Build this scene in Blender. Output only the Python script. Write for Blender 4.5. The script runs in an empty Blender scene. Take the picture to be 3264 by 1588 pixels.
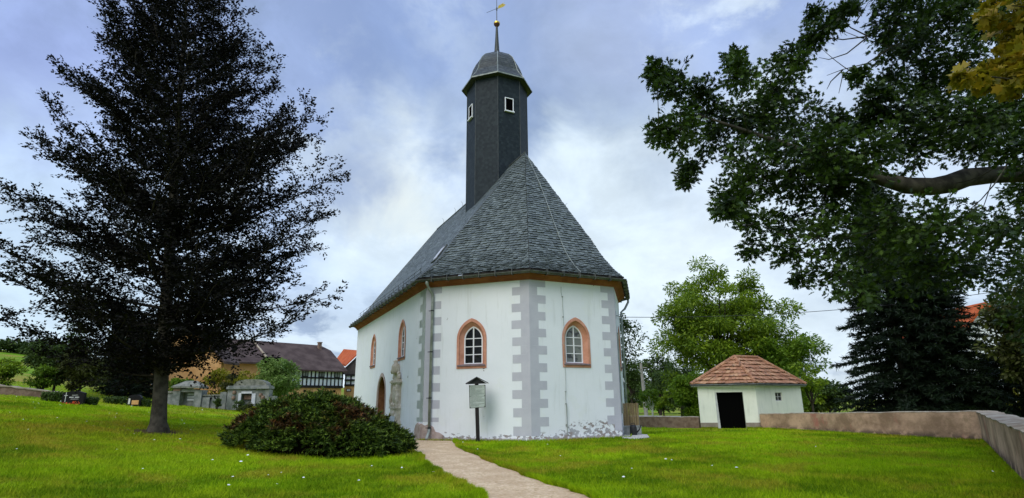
import bpy, math, random
import numpy as np
from mathutils import Vector, Matrix
from mathutils.geometry import tessellate_polygon

S = bpy.context.scene
COL = S.collection
rng = np.random.default_rng(7)
random.seed(7)
R = math.radians

# ------------------------------------------------------------------ camera
F_PX, PITCH, ROLL, EYE = 1800.0, 0.2664, -0.0109, 1.5      # measured on the 3264 px wide photograph
cam = bpy.data.cameras.new('camera'); cam_o = bpy.data.objects.new('camera', cam); COL.objects.link(cam_o)
cam.sensor_fit = 'HORIZONTAL'; cam.sensor_width = 36.0; cam.lens = F_PX * 36 / 3264
cam.clip_start = 0.1; cam.clip_end = 6000
fw = Vector((0, math.cos(PITCH), math.sin(PITCH))); rt = Vector((1, 0, 0)); up = Vector((0, -math.sin(PITCH), math.cos(PITCH)))
r2 = rt * math.cos(ROLL) + up * math.sin(ROLL); u2 = up * math.cos(ROLL) - rt * math.sin(ROLL)
M4 = Matrix((r2, u2, -fw)).transposed().to_4x4(); M4.translation = (0, 0, EYE)
cam_o.matrix_world = M4
S.camera = cam_o

def ray(px, py):
    a, b = px - 1632, py - 794
    X = a * math.cos(ROLL) + b * math.sin(ROLL); Y = -a * math.sin(ROLL) + b * math.cos(ROLL)
    c, s = math.cos(PITCH), math.sin(PITCH)
    return np.array([X / F_PX, c + Y / F_PX * s, s - Y / F_PX * c])
def at(dx, dy, Y):
    """surveyed point: a pixel of the 2576 px wide view and its distance north of the camera"""
    q = ray(dx * 1.2671, dy * 1.2671)
    return q * (Y / q[1]) + np.array([0, 0, EYE])

# ------------------------------------------------------------------ light
def lin(r, g, b):
    f = lambda c: c / 12.92 if c <= 0.04045 else ((c + 0.055) / 1.055) ** 2.4
    return (f(r / 255), f(g / 255), f(b / 255), 1.0)

SUN_EL, SUN_AZ = 42.0, -150.0            # azimuth from north (+y), clockwise; behind the camera, a little to the left
sun = bpy.data.lights.new('sun', 'SUN'); sun.energy = 1.05; sun.angle = R(40); sun.color = (1.0, 0.95, 0.86)
sun_o = bpy.data.objects.new('sun', sun); COL.objects.link(sun_o)
sd = Vector((math.sin(R(SUN_AZ)) * math.cos(R(SUN_EL)), math.cos(R(SUN_AZ)) * math.cos(R(SUN_EL)), math.sin(R(SUN_EL))))
sun_o.rotation_euler = (-sd).to_track_quat('-Z', 'Y').to_euler()

W = bpy.data.worlds.new('World'); S.world = W; W.use_nodes = True
S.view_settings.view_transform = 'Standard'; S.view_settings.look = 'None'
S.view_settings.exposure = 0.75; S.view_settings.gamma = 1.0

class NT:
    """small helper to wire nodes"""
    def __init__(s, tree): s.t = tree; s.n = tree.nodes; s.l = tree.links
    def new(s, kind, **kw):
        n = s.n.new(kind)
        for k, v in kw.items():
            if hasattr(n, k) and k not in n.inputs: setattr(n, k, v)
            else: n.inputs[k].default_value = v
        return n
    def link(s, a, b): s.l.new(a, b)
    def _in(s, sock, v):
        if isinstance(v, bpy.types.NodeSocket): s.l.new(v, sock)
        else: sock.default_value = v
    def math(s, op, a, b=0.0, clamp=False):
        n = s.n.new('ShaderNodeMath'); n.operation = op; n.use_clamp = clamp
        s._in(n.inputs[0], a); s._in(n.inputs[1], b); return n.outputs[0]
    def vmath(s, op, a, b=(0, 0, 0)):
        n = s.n.new('ShaderNodeVectorMath'); n.operation = op
        s._in(n.inputs[0], a); s._in(n.inputs[1], b)
        return n.outputs['Value'] if op in ('DOT_PRODUCT', 'LENGTH', 'DISTANCE') else n.outputs[0]
    def scale(s, v, k):
        n = s.n.new('ShaderNodeVectorMath'); n.operation = 'SCALE'; s._in(n.inputs[0], v); s._in(n.inputs['Scale'], k); return n.outputs[0]
    def noise(s, vec, scale, detail=4.0, rough=0.55, dist=0.0, color=False):
        n = s.n.new('ShaderNodeTexNoise'); n.inputs['Scale'].default_value = scale; n.inputs['Detail'].default_value = detail
        n.inputs['Roughness'].default_value = rough; n.inputs['Distortion'].default_value = dist
        if vec is not None: s.l.new(vec, n.inputs['Vector'])
        return n.outputs['Color' if color else 'Fac']
    def ramp(s, fac, stops, interp='LINEAR'):
        n = s.n.new('ShaderNodeValToRGB'); e = n.color_ramp; e.interpolation = interp
        while len(e.elements) < len(stops): e.elements.new(0.5)
        for k, (p, c) in enumerate(stops):
            e.elements[k].position = p; e.elements[k].color = c if len(c) == 4 else (*c, 1)
        s._in(n.inputs[0], fac); return n.outputs[0]
    def range(s, v, a, b, c=0.0, d=1.0, smooth=True):
        n = s.n.new('ShaderNodeMapRange'); n.interpolation_type = 'SMOOTHSTEP' if smooth else 'LINEAR'
        s._in(n.inputs[0], v)
        for k, q in zip((1, 2, 3, 4), (a, b, c, d)): n.inputs[k].default_value = q
        return n.outputs[0]
    def mix(s, fac, a, b, mode='MIX'):
        n = s.n.new('ShaderNodeMix'); n.data_type = 'RGBA'; n.blend_type = mode; n.clamp_factor = True
        s._in(n.inputs[0], fac); s._in(n.inputs[6], a if not isinstance(a, tuple) else (a if len(a) == 4 else (*a, 1)))
        s._in(n.inputs[7], b if not isinstance(b, tuple) else (b if len(b) == 4 else (*b, 1))); return n.outputs[2]
    def mapping(s, vec, scale=(1, 1, 1), rot=(0, 0, 0), loc=(0, 0, 0)):
        n = s.n.new('ShaderNodeMapping'); s.l.new(vec, n.inputs[0]); n.inputs['Scale'].default_value = scale
        n.inputs['Rotation'].default_value = rot; n.inputs['Location'].default_value = loc; return n.outputs[0]

def build_sky():
    T = NT(W.node_tree); T.n.clear()
    out = T.n.new('ShaderNodeOutputWorld'); bg = T.n.new('ShaderNodeBackground'); bg.inputs['Strength'].default_value = 0.1
    T.link(bg.outputs[0], out.inputs[0])
    sky = T.n.new('ShaderNodeTexSky'); sky.sky_type = 'NISHITA'; sky.sun_disc = False
    sky.sun_elevation = R(SUN_EL); sky.sun_rotation = R(SUN_AZ); sky.air_density = 1.0; sky.dust_density = 2.0
    d = T.n.new('ShaderNodeTexCoord').outputs['Generated']
    sep = T.n.new('ShaderNodeSeparateXYZ'); T.link(d, sep.inputs[0]); z = sep.outputs['Z']
    # overcast base: pale towards the horizon, lavender grey overhead
    base = T.ramp(T.math('MAXIMUM', z, 0.0), [(0.0, lin(234, 241, 251)), (0.10, lin(228, 236, 250)), (0.24, lin(198, 212, 242)), (0.42, lin(166, 182, 228)), (0.7, lin(154, 170, 220)), (1.0, lin(165, 178, 220))])
    # cloud sheet: direction divided by height, so clouds shrink towards the horizon
    den = T.math('ADD', T.math('MAXIMUM', z, 0.0), 0.35)
    comb = T.n.new('ShaderNodeCombineXYZ')
    T.link(T.math('DIVIDE', sep.outputs['X'], den), comb.inputs[0]); T.link(T.math('DIVIDE', sep.outputs['Y'], den), comb.inputs[1])
    p = comb.outputs[0]
    n1 = T.noise(T.mapping(p, (1, 1, 1), loc=(3.1, 1.7, 0)), 1.9, 6.0, 0.55, 0.35)
    n2 = T.noise(T.mapping(p, (1.0, 1.0, 1), loc=(7.3, 2.2, 4)), 5.5, 8.0, 0.62, 0.25)
    nn = T.math('ADD', T.math('MULTIPLY', n1, 0.52), T.math('MULTIPLY', n2, 0.48))
    bright = T.range(nn, 0.51, 0.61); dark = T.range(nn, 0.49, 0.39)
    c = T.mix(T.math('MULTIPLY', bright, 0.9), base, lin(226, 234, 250))
    c = T.mix(T.math('MULTIPLY', dark, 0.85), c, lin(136, 152, 188))
    wob = T.scale(T.vmath('SUBTRACT', T.noise(d, 6.0, 5.0, 0.6, 0.3, color=True), (0.5, 0.5, 0.5)), 0.30)
    dw = T.vmath('NORMALIZE', T.vmath('ADD', d, wob))
    def blob(c, px, py, rad, col, amt):
        q = ray(px * 1.2671, py * 1.2671); q /= np.linalg.norm(q)
        dist = T.vmath('DISTANCE', dw, tuple(float(v) for v in q))
        return T.mix(T.math('MULTIPLY', T.range(dist, rad, 0.0), amt), c, col)
    # the darker grey-blue banks and the lit breaks in the cloud, each by its own direction
    c = blob(c, 1450, 260, 0.24, lin(122, 142, 180), 1.0)
    c = blob(c, 1620, 440, 0.20, lin(176, 194, 228), 0.7)
    c = blob(c, 1010, 120, 0.26, lin(138, 158, 208), 0.9)
    c = blob(c, 1330, 60, 0.2, lin(140, 156, 198), 0.8)
    c = blob(c, 1090, 300, 0.16, lin(166, 184, 224), 0.6)
    c = blob(c, 820, 560, 0.22, lin(176, 194, 234), 0.7)
    c = blob(c, 950, 690, 0.16, lin(186, 204, 236), 0.6)
    c = blob(c, 60, 230, 0.26, lin(164, 176, 238), 0.8)
    c = blob(c, 40, 460, 0.22, lin(206, 222, 246), 0.7)
    c = blob(c, 100, 820, 0.30, lin(216, 232, 250), 0.8)
    c = blob(c, 1030, 500, 0.24, lin(242, 247, 253), 1.0)
    c = blob(c, 920, 640, 0.14, lin(232, 240, 252), 0.8)
    c = blob(c, 1010, 470, 0.11, lin(255, 255, 252), 1.0)
    c = blob(c, 1440, 415, 0.15, lin(236, 244, 254), 1.0)
    c = blob(c, 1600, 340, 0.15, lin(134, 154, 192), 0.9)
    c = blob(c, 1720, 520, 0.14, lin(152, 172, 210), 0.8)
    c = blob(c, 1240, 330, 0.12, lin(150, 168, 208), 0.7)
    c = blob(c, 880, 420, 0.13, lin(150, 166, 210), 0.7)
    c = blob(c, 1760, 650, 0.40, lin(242, 246, 252), 1.0)
    c = blob(c, 1480, 600, 0.2, lin(238, 244, 252), 0.8)
    c = blob(c, 1560, 90, 0.2, lin(188, 196, 228), 0.6)
    c = blob(c, 2300, 470, 0.40, lin(226, 234, 252), 0.8)
    c = T.mix(0.10, c, lin(220, 228, 238))
    n3 = T.noise(T.mapping(p, (1.15, 1, 1), loc=(1.3, 9.1, 2)), 3.2, 7.0, 0.6, 0.3)
    c = T.scale(c, T.range(n3, 0.34, 0.66, 0.90, 1.10))
    c = T.scale(c, T.range(z, 0.62, 0.95, 1.0, 2.3))      # thin cloud overhead is the brightest part of the sky
    c = T.mix(1.0, c, (0.955, 1.045, 1.06, 1), 'MULTIPLY')
    sky10 = T.scale(sky.outputs[0], 1.0)
    c10 = T.scale(c, 6.2)
    cl = T.mix(0.93, sky10, c10)
    below = T.math('LESS_THAN', z, -0.01)
    cl = T.mix(below, cl, (1.2, 1.5, 0.9, 1))
    T.link(cl, bg.inputs['Color'])
build_sky()

# ------------------------------------------------------------------ materials
MATS = {}
def material(name):
    m = bpy.data.materials.new(name); m.use_nodes = True; T = NT(m.node_tree)
    T.b = T.n['Principled BSDF']; T.m = m; MATS[name] = m
    T.pos = T.n.new('ShaderNodeNewGeometry')
    T.P = T.pos.outputs['Position']; T.island = T.pos.outputs['Random Per Island']
    return T
def bump(T, h, strength=0.3, dist=0.02):
    n = T.n.new('ShaderNodeBump'); n.inputs['Strength'].default_value = strength; n.inputs['Distance'].default_value = dist
    T.link(h, n.inputs['Height']); T.link(n.outputs[0], T.b.inputs['Normal'])
def simple(name, c1, c2, scale=3.0, rough=0.8, bstr=0.2, bscale=None, spec=0.3, metal=0.0, detail=6.0, lo=0.35, hi=0.65):
    T = material(name)
    f = T.range(T.noise(T.P, scale, detail, 0.6), lo, hi)
    col = T.mix(f, c1, c2)
    if name in ('shed_plaster', 'ochre_render', 'house_white'):
        col = T.mix(T.math('MULTIPLY', T.range(T.noise(T.mapping(T.P, (3, 3, .4)), 1.5, 5, 0.65), 0.50, 0.72), 0.35), col, tuple(v * .62 for v in c1))
    T.link(col, T.b.inputs['Base Color'])
    T.b.inputs['Roughness'].default_value = rough; T.b.inputs['Specular IOR Level'].default_value = spec; T.b.inputs['Metallic'].default_value = metal
    if bstr: bump(T, T.noise(T.P, bscale or scale * 6, 4, 0.6), bstr, 0.02)
    return T

def plaster():
    T = material('white_plaster'); sep = T.n.new('ShaderNodeSeparateXYZ'); T.link(T.P, sep.inputs[0]); z = sep.outputs['Z']
    big = T.noise(T.P, 0.45, 4, 0.6); fine = T.noise(T.P, 14, 5, 0.65)
    c = T.mix(T.range(big, 0.3, 0.7), (0.79, 0.82, 0.84), (0.85, 0.875, 0.895))
    c = T.mix(T.math('MULTIPLY', T.range(T.noise(T.mapping(T.P, (3, 3, 0.35)), 1.6, 5, 0.6), 0.54, 0.72), 0.30), c, (0.56, 0.58, 0.55))
    c = T.mix(T.math('MULTIPLY', T.range(T.noise(T.mapping(T.P, (1, 1, 1), loc=(3, 8, 1)), 1.3, 3, 0.5), 0.60, 0.63), 0.35), c, (0.80, 0.83, 0.80))
    # spalled coat: salt-damaged plaster that has come off near the ground, worst on the east end
    reg = T.noise(T.P, 0.7, 2, 0.5)
    east = T.range(T.vmath('DOT_PRODUCT', T.P, (0.903, 0.43, 0)), 11.6, 13.0)
    lim = T.math('ADD', T.math('ADD', T.math('MULTIPLY', reg, 0.65), T.math('MULTIPLY', east, 0.42)), -0.08)
    hgt = T.math('DIVIDE', z, T.math('MAXIMUM', lim, 0.05))
    chips = T.noise(T.mapping(T.P, (1, 1, 1.5)), 5.5, 3, 0.55)
    mask = T.range(T.math('SUBTRACT', chips, T.math('ADD', T.math('MULTIPLY', hgt, 0.13), 0.415)), 0.0, 0.035)
    mask = T.math('MULTIPLY', mask, T.range(hgt, 1.25, 0.95))
    c = T.mix(mask, c, T.mix(T.range(T.noise(T.P, 3.0, 3, 0.5), 0.42, 0.58), (0.32, 0.28, 0.26), (0.42, 0.43, 0.45)))
    low = T.range(z, 0.14, 0.02)
    c = T.mix(T.math('MULTIPLY', low, T.range(T.noise(T.P, 4, 4, 0.6), 0.35, 0.55)), c, (0.34, 0.27, 0.24))
    spots = T.range(T.noise(T.P, 2.6, 3, 0.5), 0.745, 0.76)
    c = T.mix(spots, c, (0.22, 0.2, 0.19))
    T.link(c, T.b.inputs['Base Color']); T.b.inputs['Roughness'].default_value = 0.9; T.b.inputs['Specular IOR Level'].default_value = 0.15
    h = T.math('SUBTRACT', T.math('ADD', T.math('MULTIPLY', fine, 0.35), T.math('MULTIPLY', T.noise(T.P, 2.2, 3, 0.5), 0.8)), T.math('MULTIPLY', mask, 0.7))
    bump(T, h, 0.35, 0.03)
plaster()
simple('quoin_paint', (0.49, 0.49, 0.54), (0.53, 0.53, 0.575), 2.2, 0.9, 0.25, 14, 0.15)
simple('pale_quoin_paint', (0.64, 0.70, 0.66), (0.70, 0.75, 0.70), 2.2, 0.9, 0.25, 14, 0.15)
simple('terracotta_paint', (0.52, 0.235, 0.15), (0.65, 0.325, 0.225), 3.0, 0.85, 0.2, 20, 0.2)
simple('cornice_paint', (0.24, 0.08, 0.04), (0.34, 0.125, 0.06), 2.0, 0.85, 0.2, 12, 0.2)
simple('bare_stone', (0.36, 0.27, 0.23), (0.50, 0.40, 0.36), 3.0, 0.95, 0.5, 9, 0.1)
simple('window_white', (0.84, 0.85, 0.87), (0.88, 0.89, 0.90), 5.0, 0.5, 0.05, 30, 0.4)
simple('sill_slate', (0.17, 0.12, 0.13), (0.24, 0.19, 0.20), 6.0, 0.6, 0.2, 25, 0.4)
simple('zinc', (0.22, 0.25, 0.22), (0.36, 0.39, 0.35), 3.0, 0.55, 0.1, 15, 0.5, 0.35)
simple('gutter_zinc', (0.06, 0.065, 0.06), (0.12, 0.125, 0.11), 3.0, 0.55, 0.1, 15, 0.5, 0.3)
simple('black_metal', (0.012, 0.012, 0.013), (0.022, 0.022, 0.024), 4.0, 0.6, 0.1, 20, 0.4)
simple('dark_wood', (0.010, 0.008, 0.008), (0.02, 0.016, 0.014), 6.0, 0.75, 0.3, 30, 0.3)
simple('door_wood', (0.05, 0.018, 0.008), (0.09, 0.03, 0.012), 4.0, 0.65, 0.3, 24, 0.3)
simple('reveal_brown', (0.13, 0.05, 0.02), (0.24, 0.11, 0.05), 3.0, 0.8, 0.2, 12, 0.2)
simple('gold', (0.75, 0.48, 0.05), (0.85, 0.60, 0.12), 8.0, 0.28, 0.05, 30, 0.5, 1.0)
simple('ball_shade', (0.07, 0.025, 0.015), (0.11, 0.04, 0.02), 8.0, 0.6, 0.1, 30, 0.3)
simple('sandstone', (0.46, 0.40, 0.30), (0.66, 0.60, 0.50), 4.0, 0.95, 0.6, 12, 0.1)
simple('grey_stone', (0.13, 0.15, 0.135), (0.27, 0.28, 0.265), 2.5, 0.95, 0.5, 9, 0.1)
simple('tomb_cap', (0.13, 0.14, 0.11), (0.25, 0.25, 0.21), 4.0, 0.95, 0.5, 10, 0.1)
simple('brown_stone', (0.17, 0.11, 0.08), (0.27, 0.19, 0.14), 4.0, 0.95, 0.5, 10, 0.1)
simple('pale_plaque', (0.50, 0.52, 0.56), (0.62, 0.64, 0.68), 4.0, 0.8, 0.3, 12, 0.2)
simple('black_granite', (0.005, 0.005, 0.006), (0.010, 0.010, 0.011), 20.0, 0.45, 0.02, 40, 0.15)
simple('white_stone', (0.62, 0.62, 0.60), (0.74, 0.74, 0.72), 6.0, 0.8, 0.1, 20, 0.2)
simple('concrete', (0.25, 0.27, 0.26), (0.38, 0.40, 0.38), 5.0, 0.95, 0.4, 16, 0.1)
simple('pebbles', (0.34, 0.33, 0.30), (0.62, 0.60, 0.55), 22.0, 0.95, 0.9, 26, 0.1)
simple('bark', (0.022, 0.018, 0.014), (0.055, 0.046, 0.036), 5.0, 0.95, 0.8, 14, 0.1)
simple('beech_bark', (0.045, 0.040, 0.030), (0.095, 0.085, 0.065), 4.0, 0.95, 0.6, 14, 0.1)
simple('oak_bark', (0.03, 0.027, 0.022), (0.075, 0.068, 0.053), 4.0, 0.95, 0.7, 12, 0.1)
simple('twig_core', (0.006, 0.005, 0.003), (0.014, 0.010, 0.006), 6.0, 1.0, 0.5, 12, 0.0)
simple('ochre_render', (0.55, 0.29, 0.11), (0.68, 0.40, 0.17), 0.7, 0.95, 0.2, 3, 0.1)
simple('timber', (0.012, 0.012, 0.011), (0.025, 0.024, 0.022), 3.0, 0.85, 0.2, 10, 0.2)
simple('infill_white', (0.66, 0.71, 0.73), (0.76, 0.80, 0.81), 1.5, 0.9, 0.1, 6, 0.2)
simple('barn_tiles', (0.060, 0.040, 0.034), (0.105, 0.074, 0.062), 0.9, 0.9, 0.4, 5, 0.2)
simple('red_tiles', (0.42, 0.08, 0.02), (0.52, 0.12, 0.035), 1.5, 0.85, 0.4, 6, 0.2)
simple('board_dark', (0.05, 0.045, 0.045), (0.08, 0.07, 0.065), 2.0, 0.9, 0.2, 8, 0.2)
simple('house_white', (0.70, 0.74, 0.76), (0.78, 0.81, 0.82), 1.0, 0.9, 0.1, 6, 0.2)
simple('shed_plaster', (0.78, 0.81, 0.70), (0.84, 0.86, 0.75), 1.0, 0.92, 0.25, 10, 0.15)
simple('shed_plinth', (0.26, 0.22, 0.18), (0.36, 0.31, 0.25), 2.0, 0.95, 0.4, 8, 0.1)
simple('wood_pale', (0.45, 0.46, 0.46), (0.55, 0.56, 0.56), 4.0, 0.8, 0.2, 20, 0.2)
simple('grey_plastic', (0.30, 0.36, 0.40), (0.38, 0.44, 0.48), 5.0, 0.4, 0.02, 20, 0.5)
simple('pole_wood', (0.24, 0.23, 0.20), (0.34, 0.33, 0.29), 3.0, 0.9, 0.3, 12, 0.1)
simple('petals_white', (0.72, 0.74, 0.68), (0.80, 0.81, 0.76), 5.0, 0.8, 0.0, 20, 0.2)
simple('petals_red', (0.55, 0.05, 0.02), (0.65, 0.12, 0.03), 9.0, 0.7, 0.0, 20, 0.2)
simple('asphalt', (0.30, 0.31, 0.31), (0.40, 0.41, 0.41), 3.0, 0.9, 0.1, 9, 0.1)

def dark_material(name, c, rough):
    T = material(name); T.b.inputs['Base Color'].default_value = (*c, 1); T.b.inputs['Roughness'].default_value = rough; return T
T = dark_material('dark_glass', (0.006, 0.007, 0.008), 0.04); T.b.inputs['Specular IOR Level'].default_value = 0.22; bump(T, T.noise(T.P, 2.5, 3, 0.6), 0.35, 0.05)
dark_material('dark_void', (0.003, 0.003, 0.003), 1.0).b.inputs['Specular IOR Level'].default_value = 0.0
def reflection_pane():
    T = material('reflection_glass')  # grey reflected light and dark leaf shapes, painted as the pane's base colour
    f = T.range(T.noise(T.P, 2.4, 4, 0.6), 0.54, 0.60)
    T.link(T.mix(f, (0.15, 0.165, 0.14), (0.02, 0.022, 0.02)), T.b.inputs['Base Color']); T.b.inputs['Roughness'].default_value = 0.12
reflection_pane()

def slate(name, a, b, c, rough):
    T = material(name)
    col = T.ramp(T.island, [(0.0, a), (0.55, b), (1.0, c)])
    n = T.noise(T.P, 9, 4, 0.6)
    col = T.mix(T.range(n, 0.4, 0.7), col, T.mix(0.0 if 'tower' in name else 0.4, col, (0.10, 0.12, 0.09)))
    moss = T.range(T.noise(T.P, 0.55, 4, 0.6), 0.52, 0.72)
    col = T.mix(T.math('MULTIPLY', moss, 0.0 if 'tower' in name else 0.3), col, (0.06, 0.075, 0.045))
    T.link(col, T.b.inputs['Base Color']); T.b.inputs['Roughness'].default_value = rough; T.b.inputs['Specular IOR Level'].default_value = 0.2 if 'tower' in name else 0.4
    bump(T, T.noise(T.P, 22, 4, 0.6), 0.25, 0.02)
slate('roof_slate', (0.065, 0.080, 0.075), (0.115, 0.137, 0.128), (0.165, 0.195, 0.182), 0.5)
slate('tower_slate', (0.012, 0.019, 0.023), (0.018, 0.027, 0.031), (0.026, 0.037, 0.041), 0.6)
slate('hood_slate', (0.012, 0.015, 0.012), (0.022, 0.026, 0.021), (0.055, 0.06, 0.05), 0.5)
def clay():
    T = material('clay_tiles')
    col = T.ramp(T.island, [(0.0, (0.29, 0.13, 0.065)), (0.4, (0.37, 0.175, 0.088)), (0.75, (0.43, 0.215, 0.11)), (1.0, (0.50, 0.29, 0.15))])
    col = T.mix(T.range(T.noise(T.P, 5, 5, 0.65), 0.52, 0.72), col, (0.12, 0.09, 0.065))
    T.link(col, T.b.inputs['Base Color']); T.b.inputs['Roughness'].default_value = 0.85
    bump(T, T.noise(T.P, 25, 3, 0.6), 0.2, 0.02)
clay()
def boundary():
    T = material('wall_render')
    c = T.mix(T.range(T.noise(T.P, 0.8, 5, 0.65), 0.36, 0.62), (0.26, 0.17, 0.11), (0.54, 0.36, 0.245))
    c = T.mix(T.range(T.noise(T.P, 2.3, 6, 0.7), 0.52, 0.68), c, (0.34, 0.235, 0.15))
    c = T.mix(T.range(T.noise(T.mapping(T.P, (1, 1, 0.6), loc=(5, 2, 9)), 1.1, 5, 0.65), 0.56, 0.72), c, (0.38, 0.16, 0.12))
    sep = T.n.new('ShaderNodeSeparateXYZ'); T.link(T.P, sep.inputs[0])
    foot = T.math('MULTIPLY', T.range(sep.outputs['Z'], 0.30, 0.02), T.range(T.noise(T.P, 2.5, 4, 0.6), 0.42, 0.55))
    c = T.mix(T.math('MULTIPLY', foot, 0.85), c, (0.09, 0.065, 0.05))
    T.link(c, T.b.inputs['Base Color']); T.b.inputs['Roughness'].default_value = 0.95; T.b.inputs['Specular IOR Level'].default_value = 0.1
    bump(T, T.math('ADD', T.noise(T.P, 5, 5, 0.65), T.math('MULTIPLY', T.noise(T.P, 30, 3, 0.6), 0.3)), 0.4, 0.05)
boundary()
simple('wall_coping', (0.26, 0.20, 0.14), (0.42, 0.37, 0.28), 3.5, 0.95, 0.6, 8, 0.1)
def reed():
    T = material('reed'); n = T.noise(T.mapping(T.P, (30, 30, 0.7)), 1.0, 4, 0.6)
    T.link(T.ramp(n, [(0.3, (0.10, 0.07, 0.035)), (0.5, (0.27, 0.19, 0.09)), (0.7, (0.38, 0.29, 0.16))]), T.b.inputs['Base Color'])
    T.b.inputs['Roughness'].default_value = 0.85; bump(T, n, 0.6, 0.02)
reed()
def notice():
    T = material('notice_sheet')
    T.link(T.mix(T.range(T.noise(T.P, 6, 4, 0.6), 0.4, 0.65), (0.36, 0.42, 0.37), (0.46, 0.51, 0.46)), T.b.inputs['Base Color']); T.b.inputs['Roughness'].default_value = 0.5
notice()
simple('notice_ink', (0.16, 0.19, 0.17), (0.22, 0.25, 0.22), 9.0, 0.7, 0.0, 20, 0.2)
simple('notice_blank', (0.52, 0.58, 0.55), (0.58, 0.64, 0.60), 9.0, 0.6, 0.0, 20, 0.2)

def grass_colour(T, per_blade):
    big = T.noise(T.P, 0.16, 4, 0.6); mid = T.noise(T.P, 0.8, 5, 0.65); fine = T.noise(T.P, 5, 4, 0.65)
    c = T.mix(T.range(big, 0.42, 0.58), (0.105, 0.215, 0.003), (0.310, 0.510, 0.006))
    c = T.mix(T.math('MULTIPLY', T.range(mid, 0.42, 0.68), 0.65), c, (0.44, 0.58, 0.012))
    dry_shade = T.math('MULTIPLY', T.range(T.noise(T.mapping(T.P, (1, 1, 1), loc=(40, 13, 2)), 0.42, 5, 0.7, 0.3), 0.47, 0.64), 0.80)
    crown_shade = T.range(T.vmath('DISTANCE', T.P, (-11.5, 18.5, 0.5)), 8.5, 2.5)  # shade under the beech crown, painted into the lawn as drier grass
    dry_shade = T.math('ADD', dry_shade, T.math('MULTIPLY', crown_shade, T.range(T.noise(T.P, 1.1, 4, 0.65), 0.35, 0.65, 0.1, 0.6)), True)
    c = T.mix(dry_shade, c, (0.40, 0.35, 0.03))
    c = T.mix(T.math('MULTIPLY', T.range(fine, 0.52, 0.70), 0.5), c, (0.050, 0.105, 0.004))
    if per_blade:
        c = T.mix(T.range(T.island, 0.45, 1.0, 0.0, 0.5, False), c, (0.38, 0.47, 0.02)); c = T.mix(T.range(T.island, 0.40, 0.0, 0.0, 0.55, False), c, (0.035, 0.075, 0.004))
    else:
        c = T.mix(0.30, c, (0.05, 0.08, 0.006))
    return c
def foliage(name, cols, trans=0.35, rough=0.6, spec=0.25, noise=0.5):
    T = material(name)
    col = T.ramp(T.island, [(k / max(1, len(cols) - 1), c) for k, c in enumerate(cols)])
    f = T.range(T.noise(T.P, noise, 3, 0.6), 0.3, 0.7)
    col = T.mix(f, T.mix(0.35, col, cols[0]), T.mix(0.3, col, cols[-1]))
    finish_leaf(T, col, trans, rough, spec); return T
def finish_leaf(T, col, trans, rough, spec):
    T.link(col, T.b.inputs['Base Color']); T.b.inputs['Roughness'].default_value = rough; T.b.inputs['Specular IOR Level'].default_value = spec
    if trans:
        tr = T.n.new('ShaderNodeBsdfTranslucent'); T.link(col, tr.inputs[0])
        mx = T.n.new('ShaderNodeMixShader'); mx.inputs[0].default_value = trans
        T.link(T.b.outputs[0], mx.inputs[1]); T.link(tr.outputs[0], mx.inputs[2])
        T.link(mx.outputs[0], T.n['Material Output'].inputs[0])
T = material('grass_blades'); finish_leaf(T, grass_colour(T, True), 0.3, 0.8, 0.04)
T = material('lawn_ground')
sep = T.n.new('ShaderNodeSeparateXYZ'); T.link(T.P, sep.inputs[0])
far = T.range(T.vmath('LENGTH', T.P), 34, 60)
soil = T.math('MULTIPLY', T.range(T.vmath('DISTANCE', T.P, (-12.35, 20.45, 0.67)), 1.5, 0.6), T.range(T.noise(T.P, 3.0, 4, 0.6), 0.3, 0.5))
meadow = T.mix(T.range(T.noise(T.P, 0.13, 5, 0.7), 0.42, 0.6), (0.12, 0.24, 0.012), (0.28, 0.23, 0.05))
meadow = T.mix(T.range(T.noise(T.P, 0.6, 5, 0.7), 0.5, 0.7), meadow, (0.19, 0.30, 0.02))
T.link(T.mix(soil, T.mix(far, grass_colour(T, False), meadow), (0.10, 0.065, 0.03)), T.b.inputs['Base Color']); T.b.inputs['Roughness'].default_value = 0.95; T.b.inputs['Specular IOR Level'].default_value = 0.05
bump(T, T.noise(T.P, 12, 5, 0.7), 0.8, 0.06)
T = material('path_chips')
v = T.n.new('ShaderNodeTexVoronoi'); v.inputs['Scale'].default_value = 26; T.link(T.mapping(T.P, (0.75, 1.35, 1), rot=(0, 0, 0.5)), v.inputs['Vector'])
chip = T.ramp(v.outputs['Color'], [(0.1, (0.48, 0.335, 0.18)), (0.5, (0.70, 0.52, 0.31)), (0.9, (0.84, 0.67, 0.45))])
chip = T.mix(T.range(T.noise(T.P, 1.4, 5, 0.65), 0.38, 0.65), T.mix(0.5, chip, (0.48, 0.32, 0.18)), chip)
chip = T.mix(T.range(T.noise(T.P, 9, 5, 0.7), 0.60, 0.72), chip, (0.27, 0.19, 0.12))
T.link(chip, T.b.inputs['Base Color']); T.b.inputs['Roughness'].default_value = 0.95; T.b.inputs['Specular IOR Level'].default_value = 0.1
bump(T, T.math('ADD', v.outputs['Distance'], T.noise(T.P, 10, 4, 0.6)), 0.8, 0.03)
foliage('beech_leaves', [(0.003, 0.003, 0.003), (0.005, 0.006, 0.004), (0.012, 0.011, 0.007)], 0.08, 0.6, 0.12)
foliage('oak_leaves', [(0.006, 0.014, 0.005), (0.018, 0.040, 0.009), (0.085, 0.15, 0.016)], 0.22, 0.5, 0.25, 0.7)
foliage('maple_leaves', [(0.09, 0.10, 0.006), (0.26, 0.23, 0.010), (0.33, 0.20, 0.014)], 0.30, 0.55, 0.25, 1.2)
foliage('spruce_needles', [(0.003, 0.007, 0.004), (0.007, 0.016, 0.007), (0.022, 0.042, 0.013)], 0.08, 0.6, 0.2)
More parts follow.
